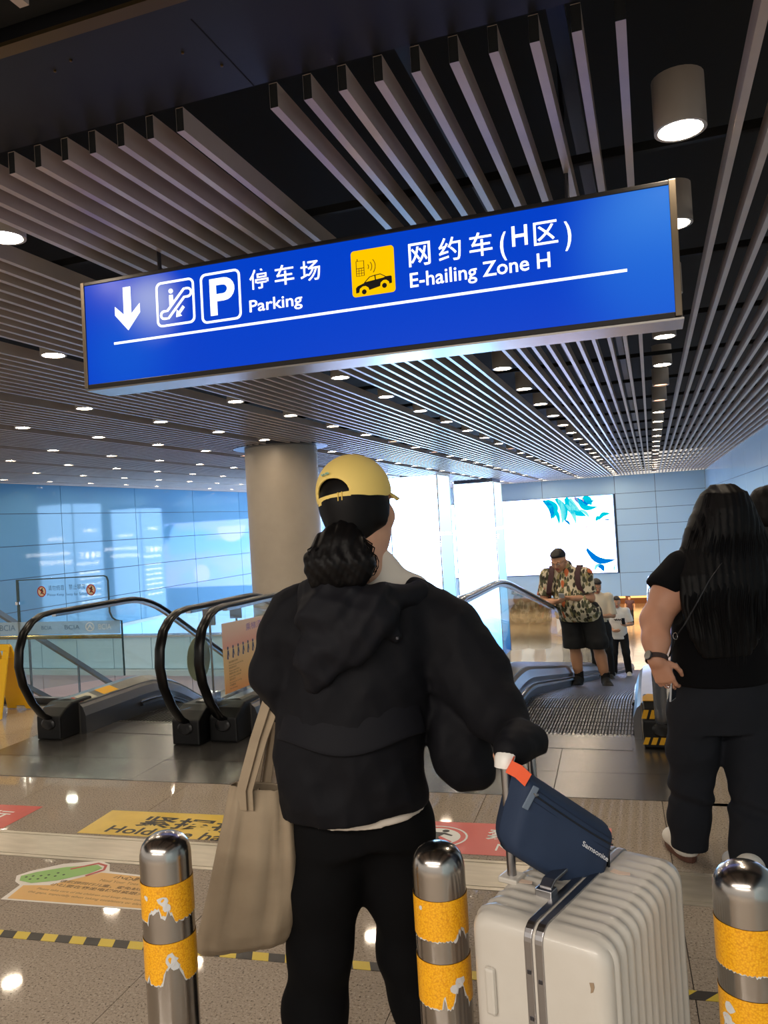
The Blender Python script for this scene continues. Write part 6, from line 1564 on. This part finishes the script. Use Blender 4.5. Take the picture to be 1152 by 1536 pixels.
# two people far off on the lower level
for lab, org, H, sm in (('dark-clothed person far off under the small blue sign', (-.25, 46.5, -5.3), 1.72, m_black2), ('person in maroon top far off near the orange shop front', (-1.55, 48.5, -5.3), 1.66, m_strap)):
    human(lab, org, facing, H, elb=((-.26, 0, 1.13), (.26, 0, 1.13)), wri=((-.27, .08, .90), (.27, .08, .90)), hdir=((0, .1, -1), (0, .1, -1)), hn=((-1, 0, 0), (1, 0, 0)), shirt=sm, legs=m_black2, shoem=m_shoeb, solem=m_shoeb, res=.022)

# ------------------------------------------------------------------ woman with long hair
m_tshirt = mat('tee_black', (11, 11, 14), .85, spec=.12, bump=(260, .1, .001)); m_pants2 = mat('trousers_charcoal', (34, 36, 42), .85, spec=.15, bump=(200, .15, .001))
W2 = thing('person', (.22, 3.52, 0), 'long-haired woman seen from behind in black tee and charcoal trousers with a wrist watch', 'person')
H2 = np.array((0.289, 3.648, 1.450)); f2 = away; R2 = np.stack([v3(f2[1], -f2[0], 0), f2, v3(0, 0, 1)], 1)
U2 = v3(f2[1], -f2[0], 0)
sL, sR = np.array((0.110, 3.569, 1.235)), np.array((0.407, 3.702, 1.202)); eL, wL = np.array((-0.013, 3.488, 1.027)), np.array((-0.018, 3.383, 0.879))
eR, wR = np.array((0.413, 3.782, 0.980)), np.array((0.372, 3.959, 0.880)); hL, hR = np.array((0.121, 3.603, 0.611)), np.array((0.347, 3.680, 0.591))
kL, kR = np.array((0.086, 3.596, 0.299)), np.array((0.326, 3.530, 0.279)); aL, aR = np.array((0.059, 3.591, 0.044)), np.array((0.289, 3.375, -0.046))
hp3 = xf(head_prims(), R2, H2)
bd2 = hp3 + [C(sL, sR, .07, k=.05), C(np.array((0.278, 3.636, 1.286)), np.array((0.272, 3.635, 1.201)), .06, .08, k=.03), C(np.array((0.266, 3.635, 1.088)), np.array((0.244, 3.654, 0.715)), .12, .11, k=.04)]
bd2 += CH([sL, eL * .55 + sL * .45, eL, wL * .5 + eL * .5, wL], [.070, .068, .058, .052, .037], .03) + CH([sR, eR, wR], [.07, .058, .034], .03) + CH([hL, kL, aL], [.10, .07, .05], .04) + CH([hR, kR, aR], [.10, .07, .05], .04)
hd2 = np.array((0.021, 3.388, 0.765)) - wL
bd2 += hand(wL, hd2, -A_ * .8 - U2 * .55, -1, .62, 1.05) + hand(wR, v3(.1, .5, -.8), U2, 1, .4)
bd2 += [C(aL, aL + A_ * .11 - v3(0, 0, .055), .034, .02), C(aR, aR + A_ * .11 - v3(0, 0, .055), .034, .02)]
m_skin3 = mat('skin_tan', (204, 150, 122), .5, spec=.4, var=(12, (192, 136, 110), .5))
to_obj('body', sdf_mesh(bd2, .0042), [m_skin3, m_lip], W2, sel=lambda P_: lips_sel((P_ - H2) @ R2))
add_eyes(W2, R2, H2)
yawc = math.atan2(.34, .94)
def LT(*rows): return LOFT([(q[0], q[1], q[2], rx, ry) for q, rx, ry in rows], yawc, .05)
ts = [LT(((0.229, 3.638, 0.735), .205, .165), ((0.234, 3.638, 0.860), .200, .165), ((0.244, 3.639, 1.031), .196, .155), ((0.252, 3.639, 1.159), .192, .135), ((0.262, 3.642, 1.229), .15, .10), ((0.269, 3.644, 1.269), .10, .07))]
ts += [C(sL, np.array((0.038, 3.530, 1.162)), .078, .082, k=.05), C(sR, np.array((0.416, 3.738, 1.101)), .075, .075, k=.05)]
seL = np.array((0.026, 3.526, 1.143)); axL = (eL - sL) / np.linalg.norm(eL - sL); seR = np.array((0.414, 3.744, 1.072)); axR = (eR - sR) / np.linalg.norm(eR - sR); hz2 = np.array((0.248, 3.644, 0.742))[2]
def tcut(P_):
    d = hz2 - P_[:, 2]
    for c, a in ((seL, axL), (seR, axR)): d = np.maximum(d, np.where(np.linalg.norm(P_ - c - a * .06, axis=1) < .125, (P_ - c) @ a, -1))
    return d
to_obj('shirt', sdf_mesh(ts, .007, disp=wrinkle(17, 30, .004), cut=tcut), m_tshirt, W2)
tp = [LT(((0.228, 3.641, 0.547), .205, .15), ((0.229, 3.639, 0.661), .207, .16), ((0.231, 3.638, 0.775), .196, .155))]
tp += CH([hL, kL * .5 + hL * .5, kL, kL * .5 + aL * .5, aL - A_ * .02 - v3(0, 0, .02)], [.108, .102, .086, .082, .074], .04) + CH([hR, kR * .5 + hR * .5, kR, kR * .5 + aR * .5, aR - v3(0, 0, .03)], [.108, .102, .088, .088, .08], .04)
kw = wrinkle(77, 30, .006, (1, 1, .5))
to_obj('trousers', sdf_mesh(tp, .007, disp=lambda P_: kw(P_) + .012 * np.exp(-((P_[:, 2] - kL[2] + .03) / .035) ** 2) * np.sin(P_ @ U2 * 30 + P_[:, 2] * 55), cut=lambda P_: .05 - P_[:, 2]), m_pants2, W2)
for a in (aL, aR): shoe('shoe', v3(a[0], a[1], 0) - A_ * .062 - U2 * .012, A_ + U2 * .05, m_shoe, m_brown, W2, L=.265, wdt=.054, h=.075)
lh = [LT(((0.291, 3.646, 1.579), .045, .05), ((0.292, 3.647, 1.541), .092, .10), ((0.290, 3.648, 1.479), .122, .122), ((0.285, 3.636, 1.399), .158, .120), ((0.281, 3.621, 1.321), .185, .105), ((0.271, 3.550, 1.208), .195, .070), ((0.262, 3.512, 1.074), .180, .045), ((0.258, 3.492, 0.954), .15, .030), ((0.253, 3.486, 0.873), .10, .018))]
strand = lambda P_: .0022 * np.sin(P_ @ U2 * 210 + 3 * np.sin(P_[:, 2] * 7)) + .0012 * np.sin(P_ @ U2 * 470 + 5 * np.sin(P_[:, 2] * 5 + 1))
hair2 = to_obj('hair', sdf_mesh(lh, .006, disp=strand, cut=lambda P_: ((P_ - H2) @ A_) - .055 - .10 * np.clip(P_[:, 2] - H2[2], -.3, .2)), m_hair, W2)
b = MB(); rs = random.Random(8)
for i in range(110):
    u = rs.uniform(-1, 1); top = H2 + v3(0, 0, .112) - A_ * .02 + U2 * u * .02; q1 = H2 + U2 * u * .122 - A_ * (.118 * math.sqrt(max(0, 1 - u * u * .95))) + v3(0, 0, .02)
    q2 = np.array((0.281, 3.621, 1.315)) + U2 * u * .188 - A_ * (.108 * math.sqrt(max(0.0, 1 - u * u * .98))); q3 = np.array((0.263, 3.512, 1.088)) + U2 * (u * .185) - A_ * (.05 * math.sqrt(max(0.0, 1 - u * u * .98))); q4 = q3 + v3(0, 0, -rs.uniform(.06, .26) * (1.1 - .5 * abs(u))) - U2 * u * .02 - A_ * .004 + U2 * rs.uniform(-.01, .01)
    m1 = (top + q1) / 2 + (q1 - H2) * .18 + v3(0, 0, .022)
    b.tube([top, m1, q1, (q1 + q2) / 2 + U2 * u * .004, q2, (q2 + q3) / 2, q3, q4], [.002, .003, .003, .003, .003, .003, .0026, .0006], 4)
tag(b.build('hair_strands', m_hair, W2, smooth=True), kind='stuff')
# watch
wd_ = (wL - eL) / np.linalg.norm(wL - eL); wc = wL - wd_ * .004; wa = np.cross(wd_, A_); wa /= np.linalg.norm(wa); wb = np.cross(wa, wd_)
wt = thing('wrist_watch', tuple(wc), 'dark wrist watch on the left wrist of the long-haired woman', 'watch')
b = MB(); b.tube([wc + (wa * math.cos(q) + wb * math.sin(q)) * .043 + wd_ * 0 for q in np.linspace(0, 6.283, 22)], .001, 4); b.v = []; b.f = []; b.m = []
pathw = [wc + (wa * math.cos(q) + wb * math.sin(q)) * .0435 for q in np.linspace(0, 6.283, 26)]; b.sweep(pathw, [(-.010, -.0016), (.010, -.0016), (.010, .0016), (-.010, .0016)], up=wd_); b.build('strap', mat('watch_strap', (58, 42, 40), .5), wt, smooth=True, angle=40)
od = -U2 * .8 - A_ * .55; od -= wd_ * (od @ wd_); od /= np.linalg.norm(od); sdv = np.cross(od, wd_)
b = MB(); b.prism(ellipse(0, 0, .019, .019, 20), (wc + od * .043, sdv, wd_), od * .008); b.build('case', m_darksteel, wt, bevel=.0015)
b = MB(); b.prism(ellipse(0, 0, .0155, .0155, 20), (wc + od * .0511, sdv, wd_), od * .0005); b.build('dial', mat('watch_dial', (60, 58, 60), .15), wt)
# ring
b = MB(); rc = wL + hd2 / np.linalg.norm(hd2) * .105 * 1.05 - A_ * .006; b.tube([rc + (wa * math.cos(q) + wb * math.sin(q)) * .0112 for q in np.linspace(0, 6.283, 14)], .0014, 5); tag(b.build('ring', m_chrome, None), 'thin silver ring on the left hand of the long-haired woman', 'ring')
phone('silver phone half hidden in the left hand of the long-haired woman', wL + hd2 * .85 + U2 * .035 + A_ * .02, A_ * .8 + U2 * .6, v3(.1, 0, 1), U2 * .8 - A_ * .6, m=mat('phone_silver', (206, 208, 214), .25, .5))
# cross-body strap
cb = thing('crossbody_strap', (0.136, 3.432, 1.081), 'thin dark cross-body bag strap over the back of the long-haired woman', 'strap')
b = MB(); b.sweep([np.array((0.256, 3.486, 1.254)), np.array((0.204, 3.438, 1.192)), np.array((0.149, 3.410, 1.102)), np.array((0.096, 3.409, 1.014)), np.array((0.060, 3.435, 0.962)), np.array((0.033, 3.506, 0.870))], [(-.0055, -.0012), (.0055, -.0012), (.0055, .0012), (-.0055, .0012)], up=U2 * .8 + v3(0, 0, .5)); b.build('band', mat('strap_grey', (40, 40, 44), .6), cb)
c = np.array((0.060, 3.414, 0.971)); b = MB(); b.tube([c + U2 * .009 * math.cos(q) + v3(0, 0, .014) * math.sin(q) for q in np.linspace(0, 6.283, 14)], .002, 6); b.build('buckle_ring', m_chrome, cb)
# ------------------------------------------------------------------ person at the right edge
fc = np.array((0.614, 4.976, 0.548)); org3 = (fc[0], fc[1], 0.0)
yw3 = math.radians(19); R3_ = rotz(yw3); loc3 = lambda p: R3_.T @ (np.array(p) - np.array(org3))
human('dark-haired person in black cut off by the right edge, one hand raised', org3, yw3, 1.58, w=1.0, hair='bun', elb=(loc3((0.657, 4.900, 0.918)), (.26, 0, 1.02)), wri=(loc3((0.583, 4.752, 0.693)), (.2, .22, 1.0)), hdir=((-.45, .2, .35), (-.3, .8, .2)), hn=((-.3, -.9, -.2), (.6, 0, .5)),
      shirt=m_black2, shirt_hem=.85, sleeve=1.55, legs=m_black2, shoem=m_shoeb, solem=m_shoeb, res=.01, skin=m_skin)
